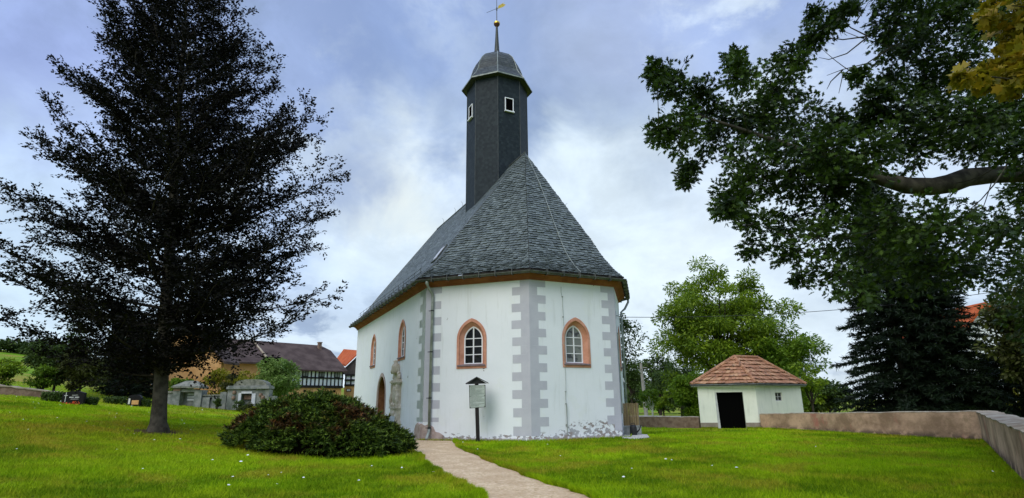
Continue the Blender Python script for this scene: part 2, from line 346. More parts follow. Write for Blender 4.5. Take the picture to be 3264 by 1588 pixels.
foliage('ash_leaves', [(0.05, 0.105, 0.010), (0.16, 0.26, 0.014), (0.32, 0.43, 0.02)], 0.35, 0.55, 0.25, 0.45)
foliage('fresh_leaves', [(0.07, 0.15, 0.012), (0.14, 0.25, 0.015), (0.22, 0.33, 0.02)], 0.4, 0.55, 0.25, 0.6)
foliage('dull_leaves', [(0.024, 0.048, 0.012), (0.055, 0.10, 0.020), (0.11, 0.165, 0.032)], 0.25, 0.6, 0.2, 0.5)
foliage('olive_leaves', [(0.035, 0.040, 0.012), (0.065, 0.070, 0.018), (0.10, 0.12, 0.022)], 0.25, 0.6, 0.2, 0.5)
foliage('yellow_leaves', [(0.13, 0.16, 0.010), (0.24, 0.25, 0.012), (0.36, 0.30, 0.02)], 0.35, 0.6, 0.2, 0.7)
foliage('silver_leaves', [(0.08, 0.16, 0.025), (0.19, 0.31, 0.05), (0.36, 0.48, 0.14)], 0.3, 0.5, 0.3, 0.6)
T = material('juniper_needles')
col = T.ramp(T.island, [(0.0, (0.012, 0.026, 0.006)), (0.6, (0.065, 0.115, 0.014)), (1.0, (0.20, 0.29, 0.03))])
sep = T.n.new('ShaderNodeSeparateXYZ'); T.link(T.P, sep.inputs[0])
rb = T.math('ADD', T.noise(T.P, 0.9, 4, 0.65), T.math('MULTIPLY', T.math('ABSOLUTE', T.math('SUBTRACT', sep.outputs['Z'], 1.05)), -0.22))
brown = T.ramp(T.island, [(0.0, (0.02, 0.012, 0.007)), (0.7, (0.10, 0.05, 0.02)), (1.0, (0.32, 0.09, 0.03))])
col = T.mix(T.math('MULTIPLY', T.range(rb, 0.45, 0.55), 0.9), col, brown)
finish_leaf(T, col, 0.12, 0.6, 0.2)

# ------------------------------------------------------------------ mesh tools
class MB:
    def __init__(s): s.V = []; s.F = []; s.mi = []; s.n = 0
    def add(s, verts, faces, m=0):
        o = s.n; vs = [tuple(map(float, v)) for v in verts]; s.V += vs; s.n += len(vs)
        s.F += [tuple(i + o for i in f) for f in faces]; s.mi += [m] * len(faces); return s
    def box(s, c, size, rz=0.0, m=0, tilt=None):
        hx, hy, hz = (q / 2 for q in size); ca, sa = math.cos(rz), math.sin(rz); P = []
        for x, y, z in ((-1,-1,-1),(1,-1,-1),(1,1,-1),(-1,1,-1),(-1,-1,1),(1,-1,1),(1,1,1),(-1,1,1)):
            X, Y, Z = x * hx, y * hy, z * hz
            P.append((c[0] + X * ca - Y * sa, c[1] + X * sa + Y * ca, c[2] + Z))
        return s.add(P, [(0,3,2,1),(4,5,6,7),(0,1,5,4),(1,2,6,5),(2,3,7,6),(3,0,4,7)], m)
    def tube(s, pts, rad, seg=8, m=0, cap=True):
        pts = [np.array(p, float) for p in pts]; n = len(pts)
        if not hasattr(rad, '__len__'): rad = [rad] * n
        rows = []; ref = None
        for i in range(n):
            t = pts[min(i + 1, n - 1)] - pts[max(i - 1, 0)]; t /= (np.linalg.norm(t) + 1e-9)
            if ref is None:
                ref = np.cross(t, (0.31, 0.17, 0.93));
                if np.linalg.norm(ref) < 1e-3: ref = np.cross(t, (1, 0, 0))
            ref = ref - t * (ref @ t); ref /= np.linalg.norm(ref); b = np.cross(t, ref)
            rows.append([pts[i] + rad[i] * (math.cos(2 * math.pi * k / seg) * ref + math.sin(2 * math.pi * k / seg) * b) for k in range(seg)])
        F = [(i * seg + k, i * seg + (k + 1) % seg, (i + 1) * seg + (k + 1) % seg, (i + 1) * seg + k) for i in range(n - 1) for k in range(seg)]
        if cap: F += [tuple(range(seg))[::-1], tuple((n - 1) * seg + k for k in range(seg))]
        return s.add([p for r in rows for p in r], F, m)
    def grid(s, rows, m=0, closed=False):
        n = len(rows[0]); q = n if closed else n - 1
        return s.add([p for r in rows for p in r], [(i * n + k, i * n + (k + 1) % n, (i + 1) * n + (k + 1) % n, (i + 1) * n + k) for i in range(len(rows) - 1) for k in range(q)], m)
    def lathe(s, c, prof, seg=16, m=0, phase=0.0):
        return s.grid([[(c[0] + r * math.cos(phase + 2 * math.pi * k / seg), c[1] + r * math.sin(phase + 2 * math.pi * k / seg), c[2] + z) for k in range(seg)] for r, z in prof], m, True)
    def prism(s, poly, thick_dir, m=0):
        """closed 3D polygon pushed along thick_dir"""
        n = len(poly); a = [np.array(p, float) for p in poly]; b = [p + np.array(thick_dir) for p in a]
        return s.add(a + b, [tuple(range(n)), tuple(range(2 * n - 1, n - 1, -1))] + [(k, k + n, (k + 1) % n + n, (k + 1) % n) for k in range(n)], m)
    def build(s, name, mats, parent=None, smooth=False, fix=True):
        me = bpy.data.meshes.new(name)
        off = Vector(parent_loc(parent)) if parent else Vector((0, 0, 0))
        me.from_pydata([tuple(Vector(v) - off) for v in s.V], [], s.F)
        for q in (mats if isinstance(mats, (list, tuple)) else [mats]): me.materials.append(MATS[q])
        me.polygons.foreach_set('material_index', s.mi)
        if smooth: me.polygons.foreach_set('use_smooth', [True] * len(s.F))
        if fix:
            import bmesh
            bm = bmesh.new(); bm.from_mesh(me); bmesh.ops.recalc_face_normals(bm, faces=bm.faces[:]); bm.to_mesh(me); bm.free()
        me.update()
        return link(name, me, parent)
def parent_loc(p):
    v = Vector(p.location)
    while p.parent: p = p.parent; v += Vector(p.location)
    return v
def link(name, data, parent=None):
    o = bpy.data.objects.new(name, data); COL.objects.link(o)
    if parent: o.parent = parent
    return o
def np_mesh(name, V, k, mat, parent=None, smooth=False):
    """V (n*k,3) vertices; every k of them make one face"""
    V = np.ascontiguousarray(V, np.float32)
    if parent: V = V - np.array(parent_loc(parent), np.float32)
    n = len(V) // k; me = bpy.data.meshes.new(name)
    me.vertices.add(n * k); me.vertices.foreach_set('co', V.ravel())
    me.loops.add(n * k); me.loops.foreach_set('vertex_index', np.arange(n * k, dtype=np.int32))
    me.polygons.add(n); me.polygons.foreach_set('loop_start', np.arange(0, n * k, k, dtype=np.int32))
    me.update(calc_edges=True); me.materials.append(MATS[mat])
    return link(name, me, parent)
def tag(o, label, cat, group=None, kind=None):
    if label: o['label'] = label
    if cat: o['category'] = cat
    if group: o['group'] = group
    if kind: o['kind'] = kind
    return o
def thing(name, loc, label, cat, group=None):
    o = bpy.data.objects.new(name, None); COL.objects.link(o); o.location = tuple(float(v) for v in loc); o.empty_display_size = 0.3
    return tag(o, label, cat, group)
def unit(v): v = np.asarray(v, float); return v / (np.linalg.norm(v, axis=-1, keepdims=True) + 1e-9)
def rand_dirs(n): return unit(rng.normal(size=(n, 3)))
def leaves(pos, dirs, nrm, L, Wd, tmpl):
    """leaf polygons from a 2D outline template (u along, v across), fold upward"""
    pos = np.asarray(pos); d = unit(dirs); s = unit(np.cross(d, nrm)); nn = np.cross(s, d)
    L = np.broadcast_to(np.asarray(L, float), (len(pos),)); Wd = np.broadcast_to(np.asarray(Wd, float), (len(pos),))
    out = np.empty((len(pos), len(tmpl), 3))
    for k, (u, v, f) in enumerate(tmpl):
        out[:, k] = pos + d * (u * L)[:, None] + s * (v * Wd)[:, None] + nn * (f * Wd)[:, None]
    return out.reshape(-1, 3)
DIAMOND = [(0, 0, 0), (0.42, 0.5, 0.14), (1, 0, -0.08), (0.42, -0.5, 0.14)]
OVAL = [(0, 0, 0), (0.28, 0.42, 0.1), (0.7, 0.38, 0.1), (1, 0, -0.1), (0.7, -0.38, 0.1), (0.28, -0.42, 0.1)]
LOBED = [(0, 0, 0), (0.2, 0.10, .02), (0.27, 0.40, .08), (0.37, 0.15, .03), (0.58, 0.55, .12), (0.62, 0.18, .02), (0.84, 0.36, .04), (0.8, 0.1, 0), (1.05, 0, -.1),
         (0.8, -0.1, 0), (0.84, -0.36, .04), (0.62, -0.18, .02), (0.58, -0.55, .12), (0.37, -0.15, .03), (0.27, -0.40, .08), (0.2, -0.10, .02)]
NEEDLE = [(0, -0.5, 0), (0, 0.5, 0), (1, 0.1, 0), (1, -0.1, 0)]

# ------------------------------------------------------------------ ground
def gz(x, y):
    x = np.asarray(x, float); y = np.asarray(y, float)
    t = np.clip(-4.0 - x, 0, 118); t = np.where(t > 0, t * t / (t + 2.0), 0)
    g = 0.100 * t
    lat = np.clip((-5.0 - x) / 8.0, 0, 1); lat = lat * lat * (3 - 2 * lat)
    g = g + 0.022 * np.clip(y - 42, 0, 90) * lat
    g = g + 1.6 * np.exp(-(((x + 112) / 34) ** 2 + ((y - 118) / 34) ** 2))
    fr = np.clip((x - 14) / 10, 0, 1) * np.clip((y - 14) / 10, 0, 1)
    return g - 0.25 * fr
def gz1(x, y): return float(gz(x, y))
xs = np.unique(np.concatenate([np.linspace(-30, 30, 101), np.linspace(-140, 140, 141), np.linspace(-600, 600, 49), np.linspace(-3500, 3500, 29)]))
ys = np.unique(np.concatenate([np.linspace(-2, 60, 104), np.linspace(-40, 180, 111), np.linspace(-300, 700, 41), np.linspace(-1500, 4500, 25)]))
GX, GY = np.meshgrid(xs, ys); GZ = gz(GX, GY)
g = MB(); g.grid([[(GX[i, j], GY[i, j], GZ[i, j]) for j in range(len(xs))] for i in range(len(ys))])
ground = g.build('ground', 'lawn_ground', None, True, False); ground['kind'] = 'structure'

# ------------------------------------------------------------------ church geometry
TH = 0.4448
AX = np.array([-math.sin(TH), math.cos(TH)]); B_ = np.array([math.cos(TH), math.sin(TH)])
A_ = np.array([-math.sin(TH + math.pi / 4), math.cos(TH + math.pi / 4)]); C_ = np.array([math.cos(TH + R(51.5)), math.sin(TH + R(51.5))])
P2 = np.array([0.716, 24.153]); P1 = P2 + A_ * 5.0; P3 = P2 + B_ * 4.476; P4 = P3 + C_ * 4.5
LN = 16.81; P0 = P1 + AX * LN; P5 = P4 + AX * LN
MID = (P2 + P3) / 2
H_W, H_E, Z_R, OV = 6.74, 7.10, 15.05, 0.46
def v3(p, z): return (float(p[0]), float(p[1]), float(z))
def out_n(a, b):
    d = unit(b - a); n = np.array([d[1], -d[0]]); return n if n @ ((a + b) / 2 - (MID + AX * 8)) > 0 else -n
def offs(e, west=0.0):
    """plan outline P0..P5 pushed out by e (mitred); the west ends shifted along the axis"""
    P = [P0, P1, P2, P3, P4, P5]; N = [out_n(P[i], P[i + 1]) for i in range(5)]
    return [P0 + N[0] * e + AX * west] + [P[i] + np.linalg.solve(np.array([N[i - 1], N[i]]), [e, e]) for i in range(1, 5)] + [P5 + N[4] * e + AX * west]

church = thing('church', (*MID + AX * 6, 0), 'white village church with grey slate roof and slender octagonal tower', 'church')

def arch(w, zb, zs, za, n=9):
    """closed pointed-arch outline (u, z): bottom left, up the left side, apex, down to bottom right"""
    H = za - zs; pts = [(-w, zb), (-w, zs)]
    c = max(0.0, (H * H - w * w) / (2 * w)); Rr = w + c
    sy = 1.0 if H >= w else H / w
    a1 = math.acos(c / Rr)
    L = [(c - Rr * math.cos(a1 * k / n), zs + Rr * math.sin(a1 * k / n) * sy) for k in range(1, n + 1)]
    pts += L; pts += [(-u, z) for u, z in L[-2::-1]]; pts += [(w, zs), (w, zb)]
    return pts

class Face:
    """a wall face: u runs along d from o, depth goes inward"""
    def __init__(s, o, d, n): s.o, s.d, s.n = o, np.array(d), np.array(n)
    def p(s, u, z, dep=0.0):
        q = s.o + s.d * u - s.n * dep; return (float(q[0]), float(q[1]), float(z))
nB = -AX; nA = np.array([A_[1], -A_[0]]); nA = nA if nA[1] < 0 else -nA
nN = -B_; nC = np.array([C_[1], -C_[0]]); nC = nC if nC @ B_ > 0 else -nC
FN = Face(P1, AX, nN); FA = Face(P2, A_, nA); FB = Face(P2, B_, nB); FC = Face(P3, C_, nC)
FS = Face(P4, AX, B_)
WIN = [(FN, 4.06, 3.68, 5.80, 'dark_glass'), (FN, 11.01, 3.68, 5.80, 'dark_glass'), (FA, 2.69, 2.967, 5.165, 'dark_glass'), (FB, 2.294, 2.967, 5.165, 'reflection_glass'), (FC, 2.25, 2.967, 5.165, 'dark_glass')]
WH = 0.715
def wall_mesh(face, L, holes):
    m = MB(); outer = [(0, -0.3), (L, -0.3), (L, H_W + 0.25), (0, H_W + 0.25)]
    loops = [outer] + holes
    tri = tessellate_polygon([[Vector((u, z, 0)) for u, z in lp] for lp in loops])
    pts = [q for lp in loops for q in lp]
    m.add([face.p(u, z) for u, z in pts], [tuple(t) for t in tri]); return m
DOOR_S, DOOR_W = 8.3, 1.16
for face, L in ((FN, LN), (FA, 5.0), (FB, 4.476), (FC, 4.5), (FS, LN)):
    holes = [[(s + u, z) for u, z in arch(WH - 0.005, zb + 0.005, za - 0.93, za - 0.005)] for f, s, zb, za, _ in WIN if f is face]
    if face is FN: holes.append([(DOOR_S + u, z) for u, z in arch(DOOR_W - 0.005, -0.2, 1.95, 3.27)])
    w = wall_mesh(face, L, holes).build('wall', 'white_plaster', church)
gw = MB(); gw.add([v3(P0, -0.3), v3(P5, -0.3), v3(P5, H_W + .25), v3((P0 + P5) / 2, Z_R - 0.5), v3(P0, H_W + .25)], [(0, 1, 2, 3, 4)])
gw.build('gable_wall', 'white_plaster', church)

def window(face, s, zb, za, glass):
    RD = 0.085 if face is FN else 0.19
    root = bpy.data.objects.new('window', None); COL.objects.link(root); root.parent = church
    q = face.p(s, zb); root.location = Vector(q) - Vector(church.location)
    zsp = za - 0.93
    rings = [(WH, zb, zsp, za, -0.022), (WH - .012, zb + .012, zsp, za - .012, -0.03), (0.60, zb + .135, zsp, za - 0.15, -0.03), (0.585, zb + .15, zsp, za - 0.165, 0.03), (0.445, zb + 0.20, zsp, za - 0.335, RD), (0.445, zb + .20, zsp, za - .335, RD + .06)]
    m = MB(); m.grid([[face.p(s + u, z, dp) for u, z in arch(w, b, sp, a)] for w, b, sp, a, dp in rings], 0, True)
    m.build('surround', 'terracotta_paint', root)
    ib, isp, ia, dp = zb + 0.20, zsp, za - 0.335, RD
    m = MB(); rows = [(0.445, ib, isp, ia, dp + .005), (0.392, ib + .05, isp, ia - .065, dp + .005), (0.392, ib + .05, isp, ia - .065, dp + .05)]
    m.grid([[face.p(s + u, z, d) for u, z in arch(w, b, sp, a)] for w, b, sp, a, d in rows], 0, True)
    gh = ia - 0.065 - ib - 0.05
    def bar(u0, u1, z0, z1):
        P = [face.p(s + u0, z0, dp + .01), face.p(s + u1, z0, dp + .01), face.p(s + u1, z1, dp + .01), face.p(s + u0, z1, dp + .01)]
        m.prism(P, np.array([*(-face.n * 0.03), 0]))
    bar(-0.028, 0.028, ib + .045, ia - 0.05)
    for fr in (0.235, 0.46, 0.69):
        z = ib + .05 + gh * fr; bar(-0.39, -0.024, z - .017, z + .017); bar(0.024, 0.39, z - .017, z + .017)
    m.build('frame', 'window_white', root)
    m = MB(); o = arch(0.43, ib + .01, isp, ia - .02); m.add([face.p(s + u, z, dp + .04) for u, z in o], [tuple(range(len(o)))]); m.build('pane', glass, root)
    m = MB()
    prof = [(RD - .005, zb + .215), (-0.085, zb + .155), (-0.085, zb + .105), (RD - .005, zb + .105)]
    a = [face.p(s - 0.66, z, d) for d, z in prof]; b = [face.p(s + 0.66, z, d) for d, z in prof]
    m.add(a + b, [(0, 1, 2, 3), (7, 6, 5, 4)] + [(k, (k + 1) % 4, (k + 1) % 4 + 4, k + 4) for k in range(4)])
    m.build('sill', 'sill_slate', root)
for w in WIN: window(*w)

# door in the nave wall
dr = bpy.data.objects.new('door', None); COL.objects.link(dr); dr.parent = church; dr.location = Vector(FN.p(DOOR_S, 0)) - Vector(church.location)
m = MB(); m.grid([[FN.p(DOOR_S + u, z, d) for u, z in arch(w, -0.15, 1.95, a)] for w, a, d in ((DOOR_W, 3.275, -.02), (DOOR_W - .18, 3.08, -.02), (DOOR_W - .20, 3.05, .05))])
m.build('surround', 'bare_stone', dr)
m = MB(); m.grid([[FN.p(DOOR_S + u, z, d) for u, z in arch(w, -0.15, 1.95, a)] for w, a, d in ((DOOR_W - .20, 3.05, .052), (DOOR_W - .26, 2.98, 0.42))])
m.build('reveal', 'reveal_brown', dr)
m = MB(); o = arch(DOOR_W - .24, -.15, 1.95, 3.0); m.add([FN.p(DOOR_S + u, z, .38) for u, z in o], [tuple(range(len(o)))])
for k in range(-3, 4): m.prism([FN.p(DOOR_S + k * .21 - .09, 0.1, .37), FN.p(DOOR_S + k * .21 + .09, 0.1, .37), FN.p(DOOR_S + k * .21 + .09, 2.3, .37), FN.p(DOOR_S + k * .21 - .09, 2.3, .37)], np.array([*(FN.n * 0.03), 0]))
m.build('leaf', 'door_wood', dr)
m = MB(); m.tube([FN.p(DOOR_S - .5, 1.1, .36), FN.p(DOOR_S - .5, 1.1, .29), FN.p(DOOR_S - .36, 1.1, .29)], 0.02, 6); m.build('handle', 'black_metal', dr)

# painted quoins
def quoin(f1, c1, s1, f2, c2, s2, wide1, nar1, wide2, nar2, mats, zlo=0.02, phase=0):
    m = MB(); n = 0; z = H_W + .03; k = phase
    while z > zlo + 0.05:
        z0 = max(zlo, z - 0.365); 
        for f, c, sg, wd in ((f1, c1, s1, (wide1 if k % 2 == 0 else nar1)), (f2, c2, s2, (nar2 if k % 2 == 0 else wide2))):
            j = 0.02 * math.sin(k * 2.3)
            m.add([f.p(c, z0, -.004), f.p(c + sg * (wd + j), z0 + .006 * math.sin(k), -.004), f.p(c + sg * (wd + j), z - 0.002, -.004), f.p(c, z, -.004)], [(0, 1, 2, 3)])
        z = z0; k += 1
    return m.build('quoin', mats, church)
quoin(FA, 0, 1, FB, 0, 1, 0.80, 0.40, 0.80, 0.42, 'quoin_paint', 0.18, 1)
quoin(FB, 4.476, -1, FC, 0, 1, 0.76, 0.36, 0.8, 0.4, 'quoin_paint', 0.3)
quoin(FA, 5.0, -1, FN, 0, 1, 0.80, 0.42, 0.0, 0.0, 'quoin_paint', 0.75)
quoin(FN, 0, 1, FN, 0, 1, 0.95, 0.50, 0.50, 0.95, 'pale_quoin_paint', 0.75)
# bare footing stones where the plaster has gone at the corner by the downpipe
for kf, (f, c, sg, a, zt) in enumerate(((FA, 5.0, -1, 0.62, 0.66), (FA, 5.0, -1, 1.0, 0.36), (FN, 0, 1, 0.95, 0.70))):
    m = MB(); d_ = -0.03 - 0.03 * kf
    pts = [(0, -.1), (a, -.1), (a * 1.02, zt * .55), (a * .86, zt * .82), (a * .55, zt), (a * .2, zt * .9), (0, zt * .97)]
    m.prism([f.p(c + sg * u, z, d_) for u, z in pts], np.array([*(-f.n * -d_), 0])); m.build('footing_stone', 'bare_stone', church)

# cornice, gutter
def sweep(prof, closed=False, west=0.15):
    return [[v3(p, z) for p in offs(e, west)] for e, z in prof]
m = MB(); m.grid(sweep([(0.0, H_W - .03), (0.05, H_W - .03), (0.07, H_W + .04), (0.12, H_W + .09), (0.20, H_W + .15), (0.26, H_W + .17), (0.26, H_W + .20), (0.34, H_W + .22), (0.34, H_W + .34), (0.0, H_W + .35)]))
m.build('cornice', 'cornice_paint', church)
m = MB(); gr = 0.115; rows = []
for k in range(9):
    a = math.pi + math.pi * k / 8; rows.append((OV + 0.05 + gr * math.cos(a), H_E - 0.10 + gr * math.sin(a)))
rows += [(OV + .05 + gr - .012, H_E - .10)] + [(OV + 0.05 + (gr - .012) * math.cos(math.pi + math.pi * k / 8), H_E - .10 + (gr - .012) * math.sin(math.pi + math.pi * k / 8)) for k in range(8, -1, -1)]
m.grid(sweep(rows, west=0.32))
pts = offs(OV + .05, .3)
for a, b in zip(pts[:-1], pts[1:]):
    L = np.linalg.norm(b - a); n = max(2, int(L / 0.75))
    for k in range(1, n):
        q = a + (b - a) * k / n; t = (b - a) / L; nn = np.array([t[1], -t[0]])
        nn = nn if nn @ (q - (MID + AX * 8)) > 0 else -nn
        m.box((q[0] + nn[0] * 0.0, q[1] + nn[1] * 0, H_E - .12), (0.03, 0.25, 0.25), math.atan2(t[1], t[0]))
m.build('gutter', 'gutter_zinc', church)
# downpipe at the corner of apse and nave
dpx = FA.p(4.60, 0, -0.13)
m = MB(); q0 = FA.p(4.72, 0, -(OV + .03)); 
m.tube([(q0[0], q0[1], H_E - .10), (q0[0], q0[1], H_E - .30), (q0[0] + .03, q0[1] + .05, H_E - .40), (dpx[0], dpx[1] - .02, H_E - .75), (dpx[0], dpx[1], H_E - .90), (dpx[0], dpx[1], 0.45)], [.085, .085, .06, .06, .06, .06], 12)
m.tube([(dpx[0], dpx[1], .47), (dpx[0] + .0, dpx[1] - .03, .36), (dpx[0] - 0.06, dpx[1] - .22, 0.10), (dpx[0] - .07, dpx[1] - .28, .05)], .062, 12)
dp = m.build('downpipe', 'zinc', church, True)
for z in (5.6, 3.75, 1.75, 0.50):
    m = MB(); m.tube([(dpx[0], dpx[1], z - .025), (dpx[0], dpx[1], z + .025)], 0.078, 12); m.box((dpx[0] - .09, dpx[1] + .03, z), (.16, .03, .03), 2.8); m.build('clip', 'black_metal', dp)
# second downpipe on the far corner, gooseneck below the eave
e3 = offs(OV + .05)[4]; w3 = FC.p(4.2, 0, -.12)
m = MB(); m.tube([v3(e3, H_E - .1), v3(e3, H_E - .35), v3(e3 * .5 + np.array(w3[:2]) * .5, H_E - .75), (w3[0], w3[1], H_E - .95), (w3[0], w3[1], 0.2)], .06, 10)
m.build('downpipe', 'zinc', church, True)
m = MB(); m.tube([FC.p(0.25, 4.6, -.05), FC.p(0.25, 1.0, -.05)], 0.03, 8); m.build('cable_duct', 'zinc', church)

# lightning conductor
m = MB(); cz = [6.5, 6.25, 6.0, 5.5, 5.0, 4.5, 4.0, 3.5, 2.9, 2.4, 1.7, 1.0, 0.35]
m.tube([FB.p(1.66 + .015 * math.sin(z * 3) - (0.07 if z > 6.2 else 0), z, -.035) for z in cz], 0.009, 5)
m.tube([FB.p(1.67, 1.45, -.04), FB.p(1.67, 0.2, -.04)], 0.016, 6)
for z in (6.05, 5.15, 4.0, 1.95, 1.45, 0.6): m.box(FB.p(1.655, z, -.02), (.05, .05, .045), TH)
m.build('lightning_wire', 'zinc', church)

# ---- slate roof laid slate by slate
def prof(v):
    """height fraction and inward fraction along the slope, with the flared foot"""
    kn = [(0.0, 0.0, 0.0), (0.09, 0.085, 0.055), (0.2, 0.185, 0.145), (0.32, 0.30, 0.275), (1.0, 1.0, 1.0)]
    for (a, s0, h0), (b, s1, h1) in zip(kn[:-1], kn[1:]):
        if v <= b + 1e-9: t = (v - a) / (b - a); return s0 + (s1 - s0) * t, h0 + (h1 - h0) * t
    return 1.0, 1.0
EV = offs(OV, 0.35)
R0 = MID + AX * 4.54; R1 = MID + AX * 20.3
def edge(e, r):
    def f(v):
        s, h = prof(v); q = e * (1 - s) + r * s; return np.array([q[0], q[1], H_E + (Z_R - H_E) * h])
    return f
def lay_tiles(m, fl, fr, course, width, thick=0.022, over=0.35, vmin=0.0, vmax=1.0, jit=0.15, skew=0.0, ragged=0.0, mi=0, lip=0.28):
    slope = sum(np.linalg.norm((fl(v + .02) + fr(v + .02)) / 2 - (fl(v) + fr(v)) / 2) for v in np.arange(vmin, vmax - .019, .02))
    n = max(2, int(slope / course)); dv = (vmax - vmin) / n
    for j in range(n):
        v0 = vmin + j * dv; v1 = min(1.0, v0 + dv * (1 + over))
        a0, b0, a1, b1 = fl(v0), fr(v0), fl(v1), fr(v1)
        L = np.linalg.norm(b0 - a0); nt = max(1, int(round(L / width)))
        nrm = np.cross(b0 - a0, (a1 + b1) / 2 - (a0 + b0) / 2)
        if np.linalg.norm(nrm) < 1e-6: nrm = np.cross(b0 - a0, a1 - a0)
        nrm = nrm / (np.linalg.norm(nrm) + 1e-9)
        ph = 0.5 * (j % 2) + jit * random.uniform(-1, 1)
        cuts = [0.0] + [q for q in ((k + ph) / nt for k in range(0, nt + 1)) if 0.12 / nt < q < 1 - 0.12 / nt] + [1.0]
        for k in range(len(cuts) - 1):
            t0, t1 = cuts[k] + .004 / max(L, .1), cuts[k + 1] - .004 / max(L, .1)
            th = thick * random.uniform(0.7, 1.5)
            rg = ragged * random.uniform(-1, 1) * dv
            d0 = (a1 - a0); d1 = (b1 - b0)
            q = lambda t, w: (a0 + (b0 - a0) * t) + (d0 + (d1 - d0) * t) * w
            w0 = rg / dv; sk = skew * random.uniform(.5, 1.2)
            bl, br = q(t0, max(-.05, w0) if j else 0) + nrm * th, q(t1, (max(-.05, w0) + sk) if j else 0) + nrm * th * random.uniform(.8, 1.1)
            bm_ = (bl + br) / 2 - (d0 + d1) / 2 * (0.06 if j else 0.0)
            tl, tr = q(t0, 1) + nrm * .004, q(t1, 1) + nrm * .004
            lo = -nrm * (th * lip)
            m.add([bl, bm_, br, tr, tl, bl + lo, bm_ + lo, br + lo], [(0, 1, 2, 3, 4), (5, 6, 1, 0), (6, 7, 2, 1), (5, 0, 4), (7, 3, 2)], mi)
    return m
roofm = MB(); deck = MB()
faces_ = [(edge(EV[0], R1), edge(EV[1], R0), 0.19, 0.26), (edge(EV[1], R0), edge(EV[2], R0), 0.155, 0.20), (edge(EV[2], R0), edge(EV[3], R0), 0.155, 0.20), (edge(EV[3], R0), edge(EV[4], R0), 0.155, 0.20), (edge(EV[4], R0), edge(EV[5], R1), 0.26, 0.34)]
for k, (fl, fr, co, wd) in enumerate(faces_):
    lay_tiles(roofm, fl, fr, co, wd, 0.046 if k else 0.014, 0.3, jit=0.25, skew=0.14 if k else 0.0, ragged=0.09 if k else 0.03)
    vs = [0, .09, .2, .32, 1]
    deck.grid([[fl(v) - np.array([0, 0, .03]), fr(v) - np.array([0, 0, .03])] for v in vs])
roof = roofm.build('roof', 'roof_slate', church, False, False)
deck.build('deck', 'board_dark', roof)
# hip and verge trims
m = MB()
f = edge(EV[1], R0); m.tube([f(v) + np.array([-.01, 0, .035]) for v in (0, .09, .2, .32, .6, .98)], .028, 6)
f = edge(EV[0], R1); m.tube([f(v) + np.array([0, 0, .0]) for v in (0, .09, .2, .32, .6, 1)], .05, 6)
m.tube([v3(R0 - AX * .02, Z_R + .03), v3(R1, Z_R + .03)], .06, 8)
m.build('ridge', 'gutter_zinc', roof)
# roof lead at the eave corner, light rod down the right hip side
m = MB(); fl, fr = faces_[2][0], faces_[2][1]
pts = []
for k, v in enumerate(np.linspace(0.97, 0.0, 16)):
    t = 0.52 - 0.05 * math.sin(v * 5); a, b = fl(v), fr(v); nn = np.array([*(-AX * .06), .05]); pts.append(a + (b - a) * t + nn)
m.tube(pts, 0.014, 6)
for q in pts[1::3]: m.box(q, (.06, .06, .08), TH)
m.build('lightning_wire', 'zinc', roof)
# skylight, snow guard on the nave slope
def on_nave(s, v):
    a = edge(EV[1], R0)(v); d = np.array([AX[0], AX[1], 0]); base = a + d * 0
    e0 = P1 - B_ * OV; ss, hh = prof(v); q = e0 + B_ * (ss * abs((P1 - MID) @ B_) + ss * OV) + AX * s; return np.array([q[0], q[1], H_E + (Z_R - H_E) * hh])
nv = np.cross(np.array([B_[0], B_[1], (Z_R - H_E) / 6.2]), np.array([AX[0], AX[1], 0])); nv /= np.linalg.norm(nv); nv = nv if nv[2] > 0 else -nv
sk = MB(); a, b, c, d_ = on_nave(1.0, .21), on_nave(1.75, .21), on_nave(1.75, .31), on_nave(1.0, .31)
sk.prism([a + nv * .02, b + nv * .02, c + nv * .02, d_ + nv * .02], nv * .06); sko = sk.build('skylight', 'gutter_zinc', roof)
sk = MB(); q = [(a * .88 + c * .12), (b * .88 + d_ * .12), (c * .88 + a * .12), (d_ * .88 + b * .12)]; sk.prism([w + nv * .082 for w in q], nv * .01); sk.build('pane', 'pale_plaque', sko)
m = MB()
for k in range(15):
    s = 0.5 + k * 1.05; q = on_nave(s, .055); m.tube([q, q + np.array([0, 0, .34]) + nv * .05], .012, 5)
for hgt in (.16, .32):
    m.tube([on_nave(0.3, .055) + np.array([0, 0, hgt]) + nv * .04, on_nave(15.9, .055) + np.array([0, 0, hgt]) + nv * .04], .011, 5)
m.build('snow_guard', 'gutter_zinc', roof)
for s in (11, 12.5, 15.2): q = on_nave(s, 1.0); m = MB(); m.tube([q, q + np.array([0, 0, .35]), q + np.array([-.1, 0, .46])], .01, 5); m.build('wire_holder', 'gutter_zinc', roof)
f = edge(EV[4], R0)(0.62); m = MB(); m.tube([f, f + np.array([.12, 0, .35]), f + np.array([.18, 0, .38])], .01, 5)
m.build('wire_holder', 'gutter_zinc', roof)

